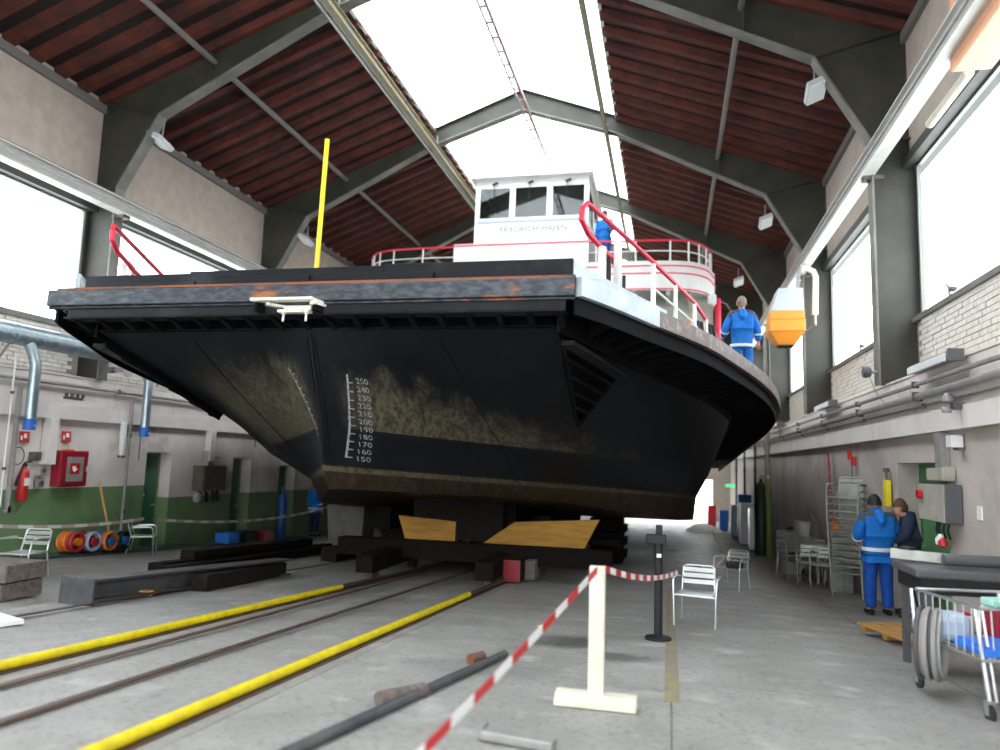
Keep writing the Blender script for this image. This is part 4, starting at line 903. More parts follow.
t = thing('dark_bag', 'small dark bag on the seat of the second chair on the right', 'bag', (1.17, 14.35, fz(14.35)+.385)); m = MB(); m.box(-.16, .14, -.1, .1, 0, .11); m.build('bag_body', K['black'], t, bevel=.03); m = MB(); m.tube([(-.08, 0, .1), (-.04, 0, .16), (.06, 0, .16), (.1, 0, .1)], .01, 6); m.build('bag_handle', K['black'], t)
st0 = make_chair('alud'); tag(st0, 'lowest dull aluminium armchair of the tall stack beside the worker in blue', 'chair', 'tall stack of aluminium chairs'); st0.location = (3.12, 14.3, fz(14.3)); st0.rotation_euler = (0, 0, R_(150))
ORD = ['second', 'third', 'fourth', 'fifth', 'sixth', 'seventh', 'eighth', 'ninth', 'tenth', 'eleventh']
for q in range(1, 12):
    dup(st0, (3.12-.008*q, 14.3-.012*q, fz(14.3)+q*.118), R_(150), 'topmost dull aluminium armchair of the tall stack beside the worker in blue' if q == 11 else ORD[q-1]+' dull aluminium armchair from the floor in the tall chair stack')
st0b = dup(st0, (2.85, 16.6, fz(16.6)), R_(170), 'dull aluminium chair standing left of the tall chair stack', 'aluminium chairs by the scrap pile')
for i, (x, y, rz) in enumerate(((3.05, 16.1, 160), (2.6, 17.3, 200), (3.0, 17.5, 150))):
    for q in range((1, 3, 2)[i]): dup(st0, (x, y-.02*q, fz(y)+q*.118), R_(rz), (('lone dull aluminium chair just behind the tall chair stack',), ('bottom dull aluminium chair of the stack of three by the wall', 'middle dull aluminium chair of the stack of three by the wall', 'top dull aluminium chair of the stack of three by the wall'), ('lower dull aluminium chair of the stack of two by the wall', 'upper dull aluminium chair of the stack of two by the wall'))[i][q], 'aluminium chairs in the low stacks')
# ------------------------------------------------------------------ barrier
t = thing('barrier_post', 'white wooden barrier post on a flat white foot in the foreground', 'post', (-.49, 5.35, fz(5.35)))
m = MB(); m.box(-.055, .055, -.03, .03, .05, .95); m.build('upright', K['cream'], t, bevel=.006)
m = MB(); m.box(-.28, .28, -.06, .06, 0.01, .09); m.box(-.28, .28, -.1, -.06, 0.01, .06); m.build('foot_board', K['cream'], t, bevel=.006)
t = thing('black_stanchion', 'black steel stanchion with a clamp head right of the white barrier post', 'post', (-.11, 8.3, fz(8.3)))
m = MB(); m.tube([(0, 0, .02), (0, 0, 1.1)], .045, 12); m.build('shaft', K['black'], t); m = MB(); m.lathe((0, 0, 0), [(.14, 0), (.14, .03), (.05, .05)], 16); m.build('base', K['black'], t)
m = MB(); m.box(-.13, .08, -.06, .06, 1.0, 1.1); m.box(-.03, .04, -.04, .04, 1.1, 1.2); m.build('clamp_head', K['black'], t, bevel=.01)
m = MB(); m.box(-.02, .03, -.05, -.046, .86, .9); m.build('white_tag', K['white'], t)
K['faded'] = mt('faded_tape_red', (0.62, 0.42, 0.40), 0.6)
def tape(lab, a, b, sag, seg=.25, wd=.05, faded=False):
    a = Vector(a); b = Vector(b); L = (b-a).length; n = max(4, int(L/seg)); m = MB(); mats = [K['faded'] if faded else K['red'], K['white']]
    d = (b-a).normalized(); 
    def P(u): return a.lerp(b, u)-Vector((0, 0, 4*sag*u*(1-u)))-a
    for i in range(n):
        m.ribbon([P((i+k/3)/n) for k in range(4)], (0, 0, wd), .003, i % 2)
    o = m.build('barrier_tape', mats); o.location = a; return tag(o, lab, 'tape')
tape('red and white barrier tape from the white post down to the near left', (-.49, 5.31, fz(5.35)+.93), (-1.08, 2.0, .12), .02, seg=.22)
tape('red and white barrier tape from the white post to the nearest chair', (-.45, 5.4, fz(5.35)+.93), (.1, 9.45, fz(9.35)+.62), .07, seg=.2)
tape('red and white barrier tape between the two chairs on the right', (.4, 9.9, fz(9.6)+.66), (1.0, 14.2, fz(14.2)+.62), .1, seg=.2)
tape('barrier tape from the second right chair back toward the far end', (1.15, 14.6, fz(14.6)+.62), (1.3, 24, fz(24)+.8), .15, seg=.3)
tape('long pale barrier tape along the left wall at waist height', (-10.7, 9.0, fz(9)+.72), (-10.6, 13.5, fz(13.5)+.72), .12, .3, .06, True)
tape('long pale barrier tape behind the left chair toward the man in blue', (-10.5, 13.8, fz(13.8)+.7), (-10.6, 22, fz(22)+1.0), .2, .3, .06, True)
# ------------------------------------------------------------------ timber and beams on the floor, left
t = thing('timber_stack', 'stack of two weathered timbers at the left edge of the photo', 'timber', (-7.75, 7.25, fz(7.25)), R_(2))
for q, (dx, h) in enumerate(((0, .0), (.04, .21))): m = MB(); m.box(-1.9+dx, .38+dx, -.15, .45, .01+h, .205+h); m.build('squared_timber', K['oldwood'], t, bevel=.012)
t = thing('steel_beam', 'grey steel H-beam with an end plate lying on the left floor', 'beam', (-6.62, 7.42, fz(7.42)), R_(7), None)
t.rotation_euler = (-SL, 0, R_(-4))
m = MB(); m.box(-.15, .15, 0, 4.2, .02, .045); m.build('flange', K['hbeam'], t); m = MB(); m.box(-.15, .15, 0, 4.2, .255, .28); m.build('flange', K['hbeam'], t); m = MB(); m.box(-.012, .012, 0, 4.2, .045, .255); m.build('web', K['hbeam'], t)
m = MB(); m.box(-.24, .24, -.03, 0, .0, .30); m.build('end_plate', K['hbeam'], t)
def ftimber(lab, x, y, L, w_, h, rz, mtl, z=0.0, name='timber_beam'):
    t = thing(name, lab, 'timber', (x, y, fz(y)+z)); t.rotation_euler = (-SL, 0, R_(rz)); m = MB(); m.box(-w_/2, w_/2, 0, L, .01, h); m.build('squared_timber', K[mtl], t, bevel=.012); return t
ftimber('dark brown squared timber lying beside the track behind the grey beam', -6.2, 9.1, 2.4, .22, .22, 3, 'darkwood')
ftimber('long dark timber lying on the left floor, nearest of the long ones', -7.6, 10.2, 6, .26, .17, 4, 'darkwood')
ftimber('long dark timber lying on the left floor, middle of the long ones', -8.05, 10.6, 7, .26, .17, 3, 'darkwood')
ftimber('long dark timber lying on top of the other long timbers, left floor', -7.9, 11.2, 5, .26, .16, 4, 'darkwood', .185)
ftimber('dark timber lying beyond the long ones toward the concrete pier', -6.9, 14.5, 8, .35, .3, 2, 'darkwood')
ftimber('short yellowish batten between the timber stack and the grey beam', -7.25, 8.15, .9, .1, .1, -70, 'wood')
t = thing('white_board', 'small white board lying on the floor at the lower left edge', 'board', (-6.3, 5.95, fz(5.95)), R_(-20)); m = MB(); m.box(-.45, .2, -.2, .25, .01, .05); m.build('board_sheet', K['white'], t)
# pipe on the floor, bottom centre
t = thing('floor_pipe', 'dark grey pipe lying on the floor in the foreground', 'pipe', (-1.87, 3.9, fz(3.9)))
m = MB(); m.tube([(-.1, -.5, .036+.028), (.45, 2.75, .04-.153)], .034, 12); m.build('pipe_body', K['hbeam'], t)
m = MB(); m.tube([(-.0, .9, .045-.05), (.2, 1.25, .045-.07)], .05, 12); m.build('pipe_sleeve', K['oldwood'], t)
t = thing('rusty_offcut', 'rusty brown offcut beside the foreground pipe', 'offcut', (-1.6, 6.35, fz(6.35)), R_(60)); m = MB(); m.tube([(-.08, 0, .045), (.08, 0, .045)], .045, 10); m.build('offcut_body', K['rust'], t)
t = thing('metal_profile', 'pale metal profile lying at the bottom edge of the photo', 'profile', (-.84, 4.36, fz(4.36)), R_(-8)); m = MB(); m.box(-.22, .22, -.06, .06, .01, .06); m.box(-.22, -.2, -.065, .065, .01, .09); m.build('profile_body', K['pipe'], t, bevel=.01)
t = thing('yellow_tag', 'tiny yellow scrap on the floor left of the white post', 'scrap', (-1.38, 8.5, fz(8.5)), R_(20)); m = MB(); m.box(-.06, .05, -.05, .05, .0, .012); m.build('scrap_sheet', K['polyel'], t)
# cable reels by left wall, planks
for i, (y, m1, m2, lab) in enumerate(((12.15, 'orangehose', 'redhose', 'orange and red hose coil on the left floor, nearest coil'), (12.5, 'redhose', 'paleblue', 'red and pale hose coil in the middle of the coils on the left'), (12.88, 'bluehose', 'orangehose', 'blue and orange hose coil, third by the leaning plank'), (13.2, 'bluehose', 'black', 'dark blue hose coil, farthest of the coils on the left'))):
    t = thing('hose_coil', lab, 'hose', (-11.1+.06*i, y, fz(y)+.08), 0, 'hose coils by the left wall')
    for q in range(7):
        r = .17-.012*(q % 3); m = MB(); m.tube([(-.15+q*.05, r*math.cos(a), .2+r*math.sin(a)) for a in [2*math.pi*k_/18 for k_ in range(18)]], .024, 6, closed=True); m.build('hose_turn', K[m1] if q < 4 else K[m2], t)
    m = MB(); m.lathe((-.15, 0, .2), [(.08, 0), (.08, .35)], 12, axis='X'); m.build('hub', K[m1], t)
    m = MB(); m.box(-.1, .1, -.16, .16, -.03, .02); m.build('reel_foot', K['black'], t)
t = thing('leaning_plank', 'wooden plank leaning on the left wall behind the hose coils', 'plank', (-11.2, 13.25, fz(13.3)+.1)); m = MB(); m.beam((0, .12, 0), (-.26, -.1, 1.35), .12, .04); m.build('plank_body', K['wood'], t)
for x, y, mm, lab in ((-11.0, 17.2, 'bluesheet', 'small blue crate below the brown electric box'), (-11.0, 18.0, 'black', 'black crate on the floor right of the blue crate'), (-11.0, 18.9, 'darkred', 'red crate on the floor beside the second green door')):
    t = thing('floor_crate', lab, 'crate', (x, y, fz(y)+.055)); m = MB(); m.box(-.2, .2, -.25, .25, 0, .24); m.build('crate_body', K[mm], t, bevel=.01); m = MB(); m.box(-.22, .22, -.27, .27, .24, .27); m.build('rim', K[mm], t)
t = thing('blue_gas_bottle', 'dark blue gas bottle standing between the second and third green doors', 'bottle', (-11.05, 19.95, fz(19.95)+.06)); m = MB(); m.lathe((0, 0, 0), [(.12, 0), (.13, .03), (.13, 1.1), (.09, 1.25), (.04, 1.3), (.04, 1.38)], 16); m.build('bottle_body', K['signblue'], t); m = MB(); m.lathe((0, 0, 1.38), [(.05, 0), (.05, .1)], 10); m.build('valve_cap', K['boxdark'], t)
# ------------------------------------------------------------------ right wall fittings
pipe('thick grey pipe along the right wall, lower of the pair', [(3.28, 0, 2.42), (3.28, 44, 2.42)], .05)
pipe('grey pipe along the right wall, upper of the pair', [(3.26, 0, 2.58), (3.26, 44, 2.58)], .032)
pipe('thin conduit along the right wall under the pipe pair', [(3.36, 0, 2.30), (3.36, 44, 2.30)], .014)
def wall_lamp(y, lab):
    t = thing('wall_tube_lamp', lab, 'lamp', (3.25, y, 2.76)); m = MB(); m.box(-.06, .1, -.75, .75, -.03, .08); m.build('housing', K['pipe'], t, bevel=.02)
    m = MB(); m.box(-.09, -.06, -.7, .7, -.05, .05); m.build('diffuser', K['tubelamp'], t, bevel=.012); m = MB(); m.box(-.07, .1, -.80, -.75, -.05, .09); m.build('end_cap', K['boxdark'], t)
wall_lamp(10.3, 'grey tube lamp on the right ledge nearest the camera'); wall_lamp(17.0, 'grey tube lamp on the right ledge past the first column'); wall_lamp(24.5, 'grey tube lamp on the right ledge, third from the camera')
t = thing('round_floodlight', 'grey round floodlight on an arm at the nearest right column', 'lamp', (3.3, 12.9, 3.0)); m = MB(); m.tube([(0, 0, 0), (-.12, 0, 0)], .025, 8); m.build('arm', K['pipe'], t); m = MB(); m.lathe((-.26, 0, 0), [(.03, 0), (.09, .02), (.10, .07), (.08, .13), (.03, .15)], 14, axis='X'); m.build('lamp_head', K['boxdark'], t); m = MB(); m.tube([(-.15, 0, -.08), (-.05, -.1, -.4), (.06, -.3, -.62)], .005, 5); m.build('cable', K['boxdark'], t)
t = thing('alarm_siren', 'small grey alarm siren on the right plaster band', 'siren', (3.36, 9.75, 2.15)); m = MB(); m.box(-.08, .04, -.07, .07, .0, .08); m.build('mount', K['boxdark'], t); m = MB(); m.lathe((-.12, 0, .1), [(.02, -.03), (.07, 0), (.07, .04), (.03, .1)], 14); m.build('bell', K['pipe'], t); m = MB(); m.lathe((-.14, 0, .0), [(.05, -.04), (.06, 0), (.04, .03)], 12); m.build('lower_bell', K['pipe'], t)
t = thing('wall_lamp', 'small white box lamp under the right fascia', 'lamp', (3.42, 10.1, 1.78)); m = MB(); m.box(-.08, .06, -.09, .09, -.07, .08); m.build('lamp_shade', K['white'], t, bevel=.01); m = MB(); m.box(.0, .08, -.08, .08, -.1, -.07); m.build('lamp_foot', K['boxdark'], t)
t = thing('wall_trunking', 'grey vertical cable trunk above the control box on the right wall', 'trunking', (3.44, 10.62, 1.36)); m = MB(); m.box(-.06, .05, -.1, .1, 0, .56); m.build('cover', K['pipe'], t); m = MB(); m.box(-.08, .05, -.28, -.12, .0, .12); m.build('junction_box', K['box'], t)
t = thing('control_box', 'beige control box with a red switch beside the green door on the right', 'box', (3.44, 10.45, .78))
m = MB(); m.box(-.14, .05, -.3, .66, 0, .48); m.build('box_body', K['boxdark'], t, bevel=.01)
m = MB(); m.box(-.16, -.14, -.29, .65, .01, .47); m.build('box_door', K['box'], t, bevel=.008)
m = MB(); m.lathe((-.17, .5, .33), [(.06, 0), (.06, -.05)], 12, axis='X'); m.build('red_switch', K['red'], t)
m = MB(); m.box(-.1, .05, -.1, .5, .52, .68); m.build('upper_box', K['box'], t, bevel=.01)
for y in (-.15, 0, .15, .24): m = MB(); m.tube([(-.06, y, 0.01), (-.08, y, -.1), (-.04, y+.04, -.2)], .016, 6); m.build('cable_gland', K['black'], t)
t = thing('first_aid_bag', 'white and red bags on a hook under the control box', 'bag', (3.38, 10.6, .55)); t.scale = (.65, .65, .65); m = MB(); m.lathe((0, 0, -.12), [(.02, 0), (.1, .04), (.11, .14), (.04, .24)], 10); m.build('white_bag', K['white'], t); m = MB(); m.lathe((-.02, -.16, -.14), [(.02, 0), (.09, .04), (.09, .12), (.03, .2)], 10); m.build('red_bag', K['red'], t)
t = thing('wall_notice', 'small white notice on the right wall', 'notice', (3.49, 9.65, .95)); m = MB(); m.box(-.01, .01, -.06, .06, -.08, .08); m.build('paper', K['white'], t)
t = thing('yellow_tool', 'yellow level tool hung on the right wall before the green door', 'tool', (3.43, 13.15, .85)); m = MB(); m.box(-.04, .04, -.1, .08, 0, .42); m.build('tool_body', K['polyel'], t, bevel=.01); m = MB(); m.tube([(0, 0, .42), (0, .02, .55)], .02, 6); m.lathe((0, .02, .55), [(.05, 0), (.05, .06)], 8); m.build('tool_hook', K['boxbrown'], t)
t = thing('wall_ladder', 'thin pinkish ladder leaning on the right wall past the workers', 'ladder', (3.44, 17.3, .3))
for q in (0, 1): m = MB(); m.beam((0, -.12+.3*q-.1, 0), (0.0, .12+.3*q, 1.5), .03, .05); m.build('stile', K['redhose'] if q else K['pipe'], t)
for q in range(5): m = MB(); m.beam((0, -.17+.05*q, .15+.3*q), (0, .12+.05*q, .15+.3*q), .02, .025); m.build('rung', K['pipe'], t)
for i, (y, lab) in enumerate(((15.75, 'red-topped cutter hanging on the right wall, left one'), (15.4, 'red-topped cutter hanging on the right wall, right one'))):
    t = thing('bolt_cutter', lab, 'tool', (3.45, y, 1.7-.12*i), 0, 'red topped tools on the right wall')
    for s in (-1, 1): m = MB(); m.tube([(0, s*.06, 0), (0, s*.03, -.4), (0, s*.01, -.62)], .014, 6); m.build('shank', K['pipe'], t); m = MB(); m.tube([(0, s*.06, .1), (0, s*.06, -.08)], .028, 8); m.build('grip', K['red'], t)
    m = MB(); m.box(-.02, .02, -.05, .05, -.74, -.6); m.build('jaw', K['darkred'], t)
# gas cylinder group and far clutter
for i, (x, y, mm, lab) in enumerate(((3.02, 26.6, 'cyl', 'tall dark green cylinder beside the right wall'), (3.2, 26.1, 'cyll', 'tall lime green cylinder right of the dark one'))):
    t = thing('gas_cylinder', lab, 'cylinder', (x, y, fz(y)), 0, None); r = .22 if i == 0 else .09
    m = MB(); m.lathe((0, 0, 0), [(r*.95, 0), (r, .05), (r, 2.25), (r*.6, 2.4), (r*.25, 2.45), (r*.25, 2.55)], 18); m.build('cylinder_body', K[mm], t); m = MB(); m.lathe((0, 0, 2.55), [(r*.4, 0), (r*.4, .12)], 12); m.build('cap', K['cream'], t)
pipe('vertical grey riser above the tall green cylinder', [(3.2, 26.3, fz(26.3)+2.4), (3.2, 26.3, 6.0)], .09, n=12)
for y, lab in ((29, 'thin vertical pipe on the right wall past the green cylinder'), (33, 'second thin vertical pipe past the green cylinder'), (37, 'third thin vertical pipe past the green cylinder')): pipe(lab, [(3.1, y, fz(y)), (3.1, y, 2.3)], .05, 'boxdark')
specs = [(3.0, 30.5, 'white', .3, 1.6, 'tall white locker near the far end of the right wall'), (3.0, 32, 'signblue', .25, 1.9, 'navy locker beside the white one at the far right'), (2.95, 34, 'paleblue', .3, 1.4, 'pale blue locker toward the far end'), (2.6, 38, 'bluesheet', .2, 1.0, 'blue barrel cabinet near the end opening'), (2.2, 41, 'red', .2, 1.1, 'red cabinet near the end opening'), (3.0, 28.2, 'alu', .2, 1.5, 'bright metal locker behind the green cylinders')]
for x, y, mm, w_, h_, lab in specs:
    t = thing('locker', lab, 'locker', (x, y, fz(y))); m = MB(); m.box(-w_, w_, -w_, w_, 0.05, h_); m.build('locker_body', K[mm], t, bevel=.02); m = MB(); m.box(-w_-.02, -w_, -w_+.03, w_-.03, .1, h_-.05); m.build('locker_door', K[mm], t); m = MB(); m.box(-w_+.02, w_-.02, -w_+.02, w_-.02, 0, .05); m.build('plinth', K['black'], t)
t = thing('exit_sign', 'tiny green exit sign far along the right side', 'sign', (2.75, 36.0, .55)); m = MB(); m.box(-.2, .2, -.04, .04, 0, .13); m.build('sign_face', K['exitgreen'], t); m = MB(); m.tube([(0, 0, .1), (0, 0, 1.75), (.75, 0, 1.75)], .02, 6); m.build('rod', K['pipe'], t)
t = thing('snow_white_pile', 'pale heap of crumpled sheeting on the far floor', 'sheeting', (1.6, 37, fz(37))); m = MB(); m.lathe((0, 0, 0), [(.9, 0), (.75, .12), (.45, .28), (.1, .36)], 14); m.build('sheet_heap', K['white'], t)
# scrap by wall between the cylinders and chairs
for i, (x, y, r, lab) in enumerate(((3.1, 20.8, .45, 'large dark tyre leaning on the right wall'), (2.95, 19.8, .38, 'smaller dark tyre in front of the large one'))):
    t = thing('tyre', lab, 'tyre', (x, y, fz(y)+r+.08)); m = MB(); m.tube([(.0, r*math.cos(a), r*math.sin(a)) for a in [2*math.pi*k_/20 for k_ in range(20)]], .12, 10, closed=True); m.build('tread', K['rubber'], t); m = MB(); m.lathe((-.05, 0, 0), [(r*.72, 0), (r*.72, .1)], 16, axis='X'); m.build('rim', K['pipe'], t)
for i, (x, y, h_, lab) in enumerate(((3.1, 18.6, 1.25, 'grey drum against the right wall'), (2.9, 19.2, .9, 'shorter grey drum beside the taller one'))):
    t = thing('drum', lab, 'drum', (x, y, fz(y))); m = MB(); m.lathe((0, 0, 0), [(.26, 0), (.28, .02), (.27, .3), (.28, .32), (.27, .6), (.28, .62), (.27, h_-.02), (.26, h_)], 18); m.build('drum_body', K['hose'], t); m = MB(); m.lathe((0, 0, h_), [(.05, 0), (.05, .02)], 8); m.build('bung', K['boxdark'], t)
t = thing('folded_trolley', 'dark folding trolley standing upright by the right wall', 'trolley', (3.05, 18.0, fz(18)))
for s in (-1, 1): m = MB(); m.tube([(0, s*.2, .1), (.1, s*.2, 1.3), (.02, s*.14, 1.5)], .018, 6); m.build('side_tube', K['boxdark'], t); m = MB(); m.lathe((-.02, s*.24, .1), [(.1, -.02), (.1, .02)], 12, axis='Y'); m.build('wheel', K['rubber'], t)
m = MB(); m.tube([(.02, -.14, 1.5), (.02, .14, 1.5)], .018, 6); m.box(-.25, 0, -.2, .2, .05, .08); m.build('nose_plate', K['boxdark'], t)
t = thing('small_carton', 'small orange carton on the scrap by the chair stack', 'carton', (3.15, 15.3, fz(15.3)+.0)); m = MB(); m.box(-.18, .18, -.18, .18, .0, 1.15); m.build('shelf_post', K['alud'], t, bevel=.01); m = MB(); m.box(-.15, .1, -.15, .1, 1.15, 1.3); m.build('carton_box', K['orangehose'], t, bevel=.01)
# ------------------------------------------------------------------ cart and bench at the right edge
t = thing('pallet', 'orange wooden pallet on the floor behind the trolley', 'pallet', (2.75, 9.55, fz(9.55)), R_(18))
for y in (-.42, 0, .42): m = MB(); m.box(-.38, .38, y-.05, y+.05, .03, .1); m.build('bearer', K['wood'], t)
for x in (-.33, -.11, .11, .33): m = MB(); m.box(x-.09, x+.09, -.48, .48, .1, .125); m.build('deck_board', K['wood'], t, bevel=.003)
t = thing('tool_trolley', 'chrome wire trolley full of items at the right edge', 'trolley', (2.38, 6.5, fz(6.5)), R_(12))
for (x, y) in ((-.24, -.35), (.42, -.35), (-.3, .45), (.42, .45)):
    m = MB(); m.tube([(x, y, .14), (x-.03 if y < 0 else x, y+.08, .78)], .016, 8); m.tube([(x+.05, y, .14), (x+.02 if y < 0 else x, y+.08, .78)], .012, 8); m.build('leg', K['alu'], t)
    c = empty('caster', (x, y, 0), parent=t); m = MB(); m.lathe((0, 0, .062), [(.045, -.018), (.06, -.01), (.06, .01), (.045, .018)], 16, axis='X'); m.build('wheel', K['rubber'], c); m = MB(); m.box(-.028, -.02, -.02, .02, .05, .14); m.box(.02, .028, -.02, .02, .05, .14); m.box(-.028, .028, -.025, .025, .13, .15); m.build('fork', K['pipe'], c)
for z in (.42, .78): m = MB(); m.tube([(-.28, -.35, z), (.45, -.35, z), (.45, .5, z), (-.28, .5, z)], .012, 6, closed=True); m.build('rim_wire', K['alu'], t)
m = MB()
for q in range(9): m.tube([(-.28+q*.09, -.35, .42), (-.28+q*.09, .5, .42)], .005, 5); m.tube([(-.28+q*.09, -.35, .42), (-.28+q*.09, -.33, .78)], .005, 5)
for q in range(9): m.tube([(-.28, -.35+q*.1, .42), (-.28, -.35+q*.1, .78)], .005, 5)
m.build('wire_mesh', K['alu'], t, kind='stuff')
def boxthing(name, lab, cat, loc, dims, mtl, rz=0, bevel=.015, extra=None):
    t = thing(name, lab, cat, loc, rz); a, b, c = dims; m = MB(); m.box(-a, a, -b, b, 0, c); m.build(name+'_body', K[mtl], t, bevel=bevel)
    if extra: m = MB(); m.box(-a*.9, a*.9, -b*.9, b*.9, c, c+.012); m.build('lid', K[extra], t)
    return t
zt = fz(6.5)+.44
boxthing('blue_tray', 'bright blue tray lying in the trolley', 'tray', (2.42, 6.35, zt), (.26, .2, .06), 'bluesheet', R_(12), extra='bluesheet')
boxthing('red_carton', 'red and white carton in the trolley', 'carton', (2.5, 6.62, zt+.07), (.1, .1, .2), 'darkred', R_(15), extra='white')
boxthing('mint_bottle_pack', 'mint green pack on top of the red carton', 'pack', (2.5, 6.62, zt+.29), (.1, .08, .06), 'mint', R_(15))
boxthing('black_case', 'black case at the back of the trolley', 'case', (2.66, 6.9, zt), (.12, .12, .26), 'black', R_(8), extra='boxdark')
boxthing('pale_sack', 'pale blue sack in the trolley behind the blue tray', 'sack', (2.2, 6.75, zt), (.12, .14, .2), 'paleblue', R_(-10), .05)
boxthing('beige_carton', 'beige carton low in the trolley', 'carton', (2.3, 6.95, zt), (.11, .08, .16), 'cream', R_(5), extra='red')
t = thing('hose_roll', 'big roll of grey hose leaning on the trolley', 'hose', (2.06, 6.75, fz(6.8)+.40), R_(-25))
for q in range(6):
    r = .27-.022*(q % 2); m = MB(); m.tube([(-.08+q*.03, r*math.cos(a), r*math.sin(a)) for a in [2*math.pi*k_/24 for k_ in range(24)]], .018, 6, closed=True); m.build('hose_turn', K['hose'] if q % 3 else K['boxdark'], t)
t = thing('work_bench', 'dark-topped metal work bench at the right edge behind the trolley', 'bench', (2.9, 7.75, fz(7.75)))
m = MB(); m.box(-.75, .45, -.35, .45, .88, .96); m.build('bench_top', K['boxdark'], t, bevel=.02); m = MB(); m.box(-.7, .4, -.3, .4, .74, .88); m.build('apron', K['black'], t)
for x in (-.65, .36):
    for y in (-.26, .36): m = MB(); m.box(x-.03, x+.03, y-.03, y+.03, 0, .74); m.build('leg', K['boxdark'], t)
m = MB(); m.box(-.65, .36, -.26, .36, .3, .33); m.build('shelf', K['boxdark'], t)
t = thing('bench_arm', 'grey metal arm laid over the bench pointing at the worker', 'arm', (2.9, 7.75, fz(7.75)+.97)); m = MB(); m.beam((-.2, .1, .045), (-.8, .25, .065), .07, .09); m.build('arm_beam', K['alud'], t); m = MB(); m.lathe((-.66, .22, .11), [(.07, 0), (.07, .02)], 12); m.build('knob', K['black'], t)
t = thing('rolled_tarpaulin', 'rolled grey tarpaulin lying on the bench top', 'tarpaulin', (3.0, 7.65, fz(7.65)+.965)); m = MB(); m.tube([(-.55, 0, .06), (.4, .02, .06)], [.05, .065], 14); m.build('roll', K['boxdark'], t)
# ------------------------------------------------------------------ crane hoist, salmon end carriage, roof lamps
t = thing('crane_hoist', 'grey and orange hoist box hanging below the right crane rail', 'hoist', (2.62, 18.0, 4.25)); t.scale = (.86, .86, .92)
m = MB(); m.add([(-.42, -.42, .83), (.42, -.42, .83), (.42, .42, .83), (-.42, .42, .83), (-.22, -.4, 1.42), (.40, -.4, 1.42), (.40, .4, 1.42), (-.22, .4, 1.42)], [(0, 3, 2, 1), (4, 5, 6, 7), (0, 1, 5, 4), (1, 2, 6, 5), (2, 3, 7, 6), (3, 0, 4, 7)]); m.build('grey_hood', K['hoistgrey'], t, bevel=.02)
m = MB(); m.box(-.43, .43, -.43, .43, .62, .83); m.build('orange_band', K['orange'], t, bevel=.01)
m = MB(); m.box(-.45, .45, -.45, .45, .32, .61); m.build('orange_band', K['orange'], t, bevel=.01)
m = MB(); m.add([(-.22, -.25, 0), (.22, -.25, 0), (.22, .25, 0), (-.22, .25, 0), (-.44, -.44, .31), (.44, -.44, .31), (.44, .44, .31), (-.44, .44, .31)], [(0, 3, 2, 1), (4, 5, 6, 7), (0, 1, 5, 4), (1, 2, 6, 5), (2, 3, 7, 6), (3, 0, 4, 7)]); m.build('orange_hopper', K['orange'], t, bevel=.01)
m = MB(); m.box(-.2, .2, -.24, .24, -.02, 0); m.build('bottom_cover', K['black'], t)
m = MB(); m.beam((.3, 0, 1.4), (.42, 0, 2.1), .08, .08); m.build('hanger', K['pipe'], t)
t = thing('hose_loop', 'white hanging hose hooked beside the orange hoist', 'hose', (3.34, 18.35, 5.05)); m = MB(); m.tube([(0, 0, 0), (0.03, 0, .9), (-.02, 0, 1.05), (-.2, 0, 1.15), (-.3, 0, 1.1)], .07, 10); m.build('hose_body', K['cream'], t); m = MB(); m.tube([(0, 0, -.25), (0, 0, 0)], .03, 6); m.tube([(0, 0, -.2), (0, .6, -.2), (-.03, 1.16, -.2)], .015, 6); m.build('fitting', K['pipe'], t)
t = thing('crane_carriage', 'salmon orange crane carriage on the right rail at the top right corner', 'crane', (3.40, 8.2, 6.15))
m = MB(); m.box(-.15, .3, -1.0, 1.1, .0, .42); m.build('carriage_body', K['salmon'], t, bevel=.03); m = MB(); m.box(-.13, .28, -1.0, 1.1, .47, 1.0); m.build('carriage_body', K['salmon'], t, bevel=.03); m = MB(); m.box(-.1, .3, -.95, 1.05, .4, .5); m.build('joint_plate', K['boxbrown'], t)
t = thing('cable_tray_lamp', 'cream tube under the right crane rail beside the carriage', 'lamp', (3.5, 10.1, 6.2)); m = MB(); m.tube([(0, -.7, 0), (0, .7, 0)], .06, 10); m.build('tube_body', K['cream'], t)
def roof_lamp(x, y, z, lab, s=1):
    t = thing('high_bay_lamp', lab, 'lamp', (x, y, z), 0, None); t.rotation_euler = (R_(-10), R_(-22*s), 0)
    m = MB(); m.box(-.17, .17, -.28, .28, 0, .1); m.build('housing', K['hoistgrey'], t, bevel=.02); m = MB(); m.box(-.15, .15, -.26, .26, -.02, 0); m.build('lamp_glass', K['tubelamp'], t); m = MB(); m.beam((0, 0, .1), (.18*s, 0, .5), .03, .03); m.build('bracket', K['pipe'], t)
roof_lamp(2.5, 13.2, 8.0, 'pale high bay lamp at the nearest right frame knee'); roof_lamp(2.45, 19.75, 7.8, 'pale high bay lamp at the second right frame knee'); roof_lamp(2.35, 26.4, 7.85, 'pale high bay lamp at the third right frame knee')
roof_lamp(-10.8, 13.2, 8.0, 'pale high bay lamp at the nearest left frame knee', -1); roof_lamp(-10.75, 19.75, 7.8, 'pale high bay lamp at the second left frame knee', -1)
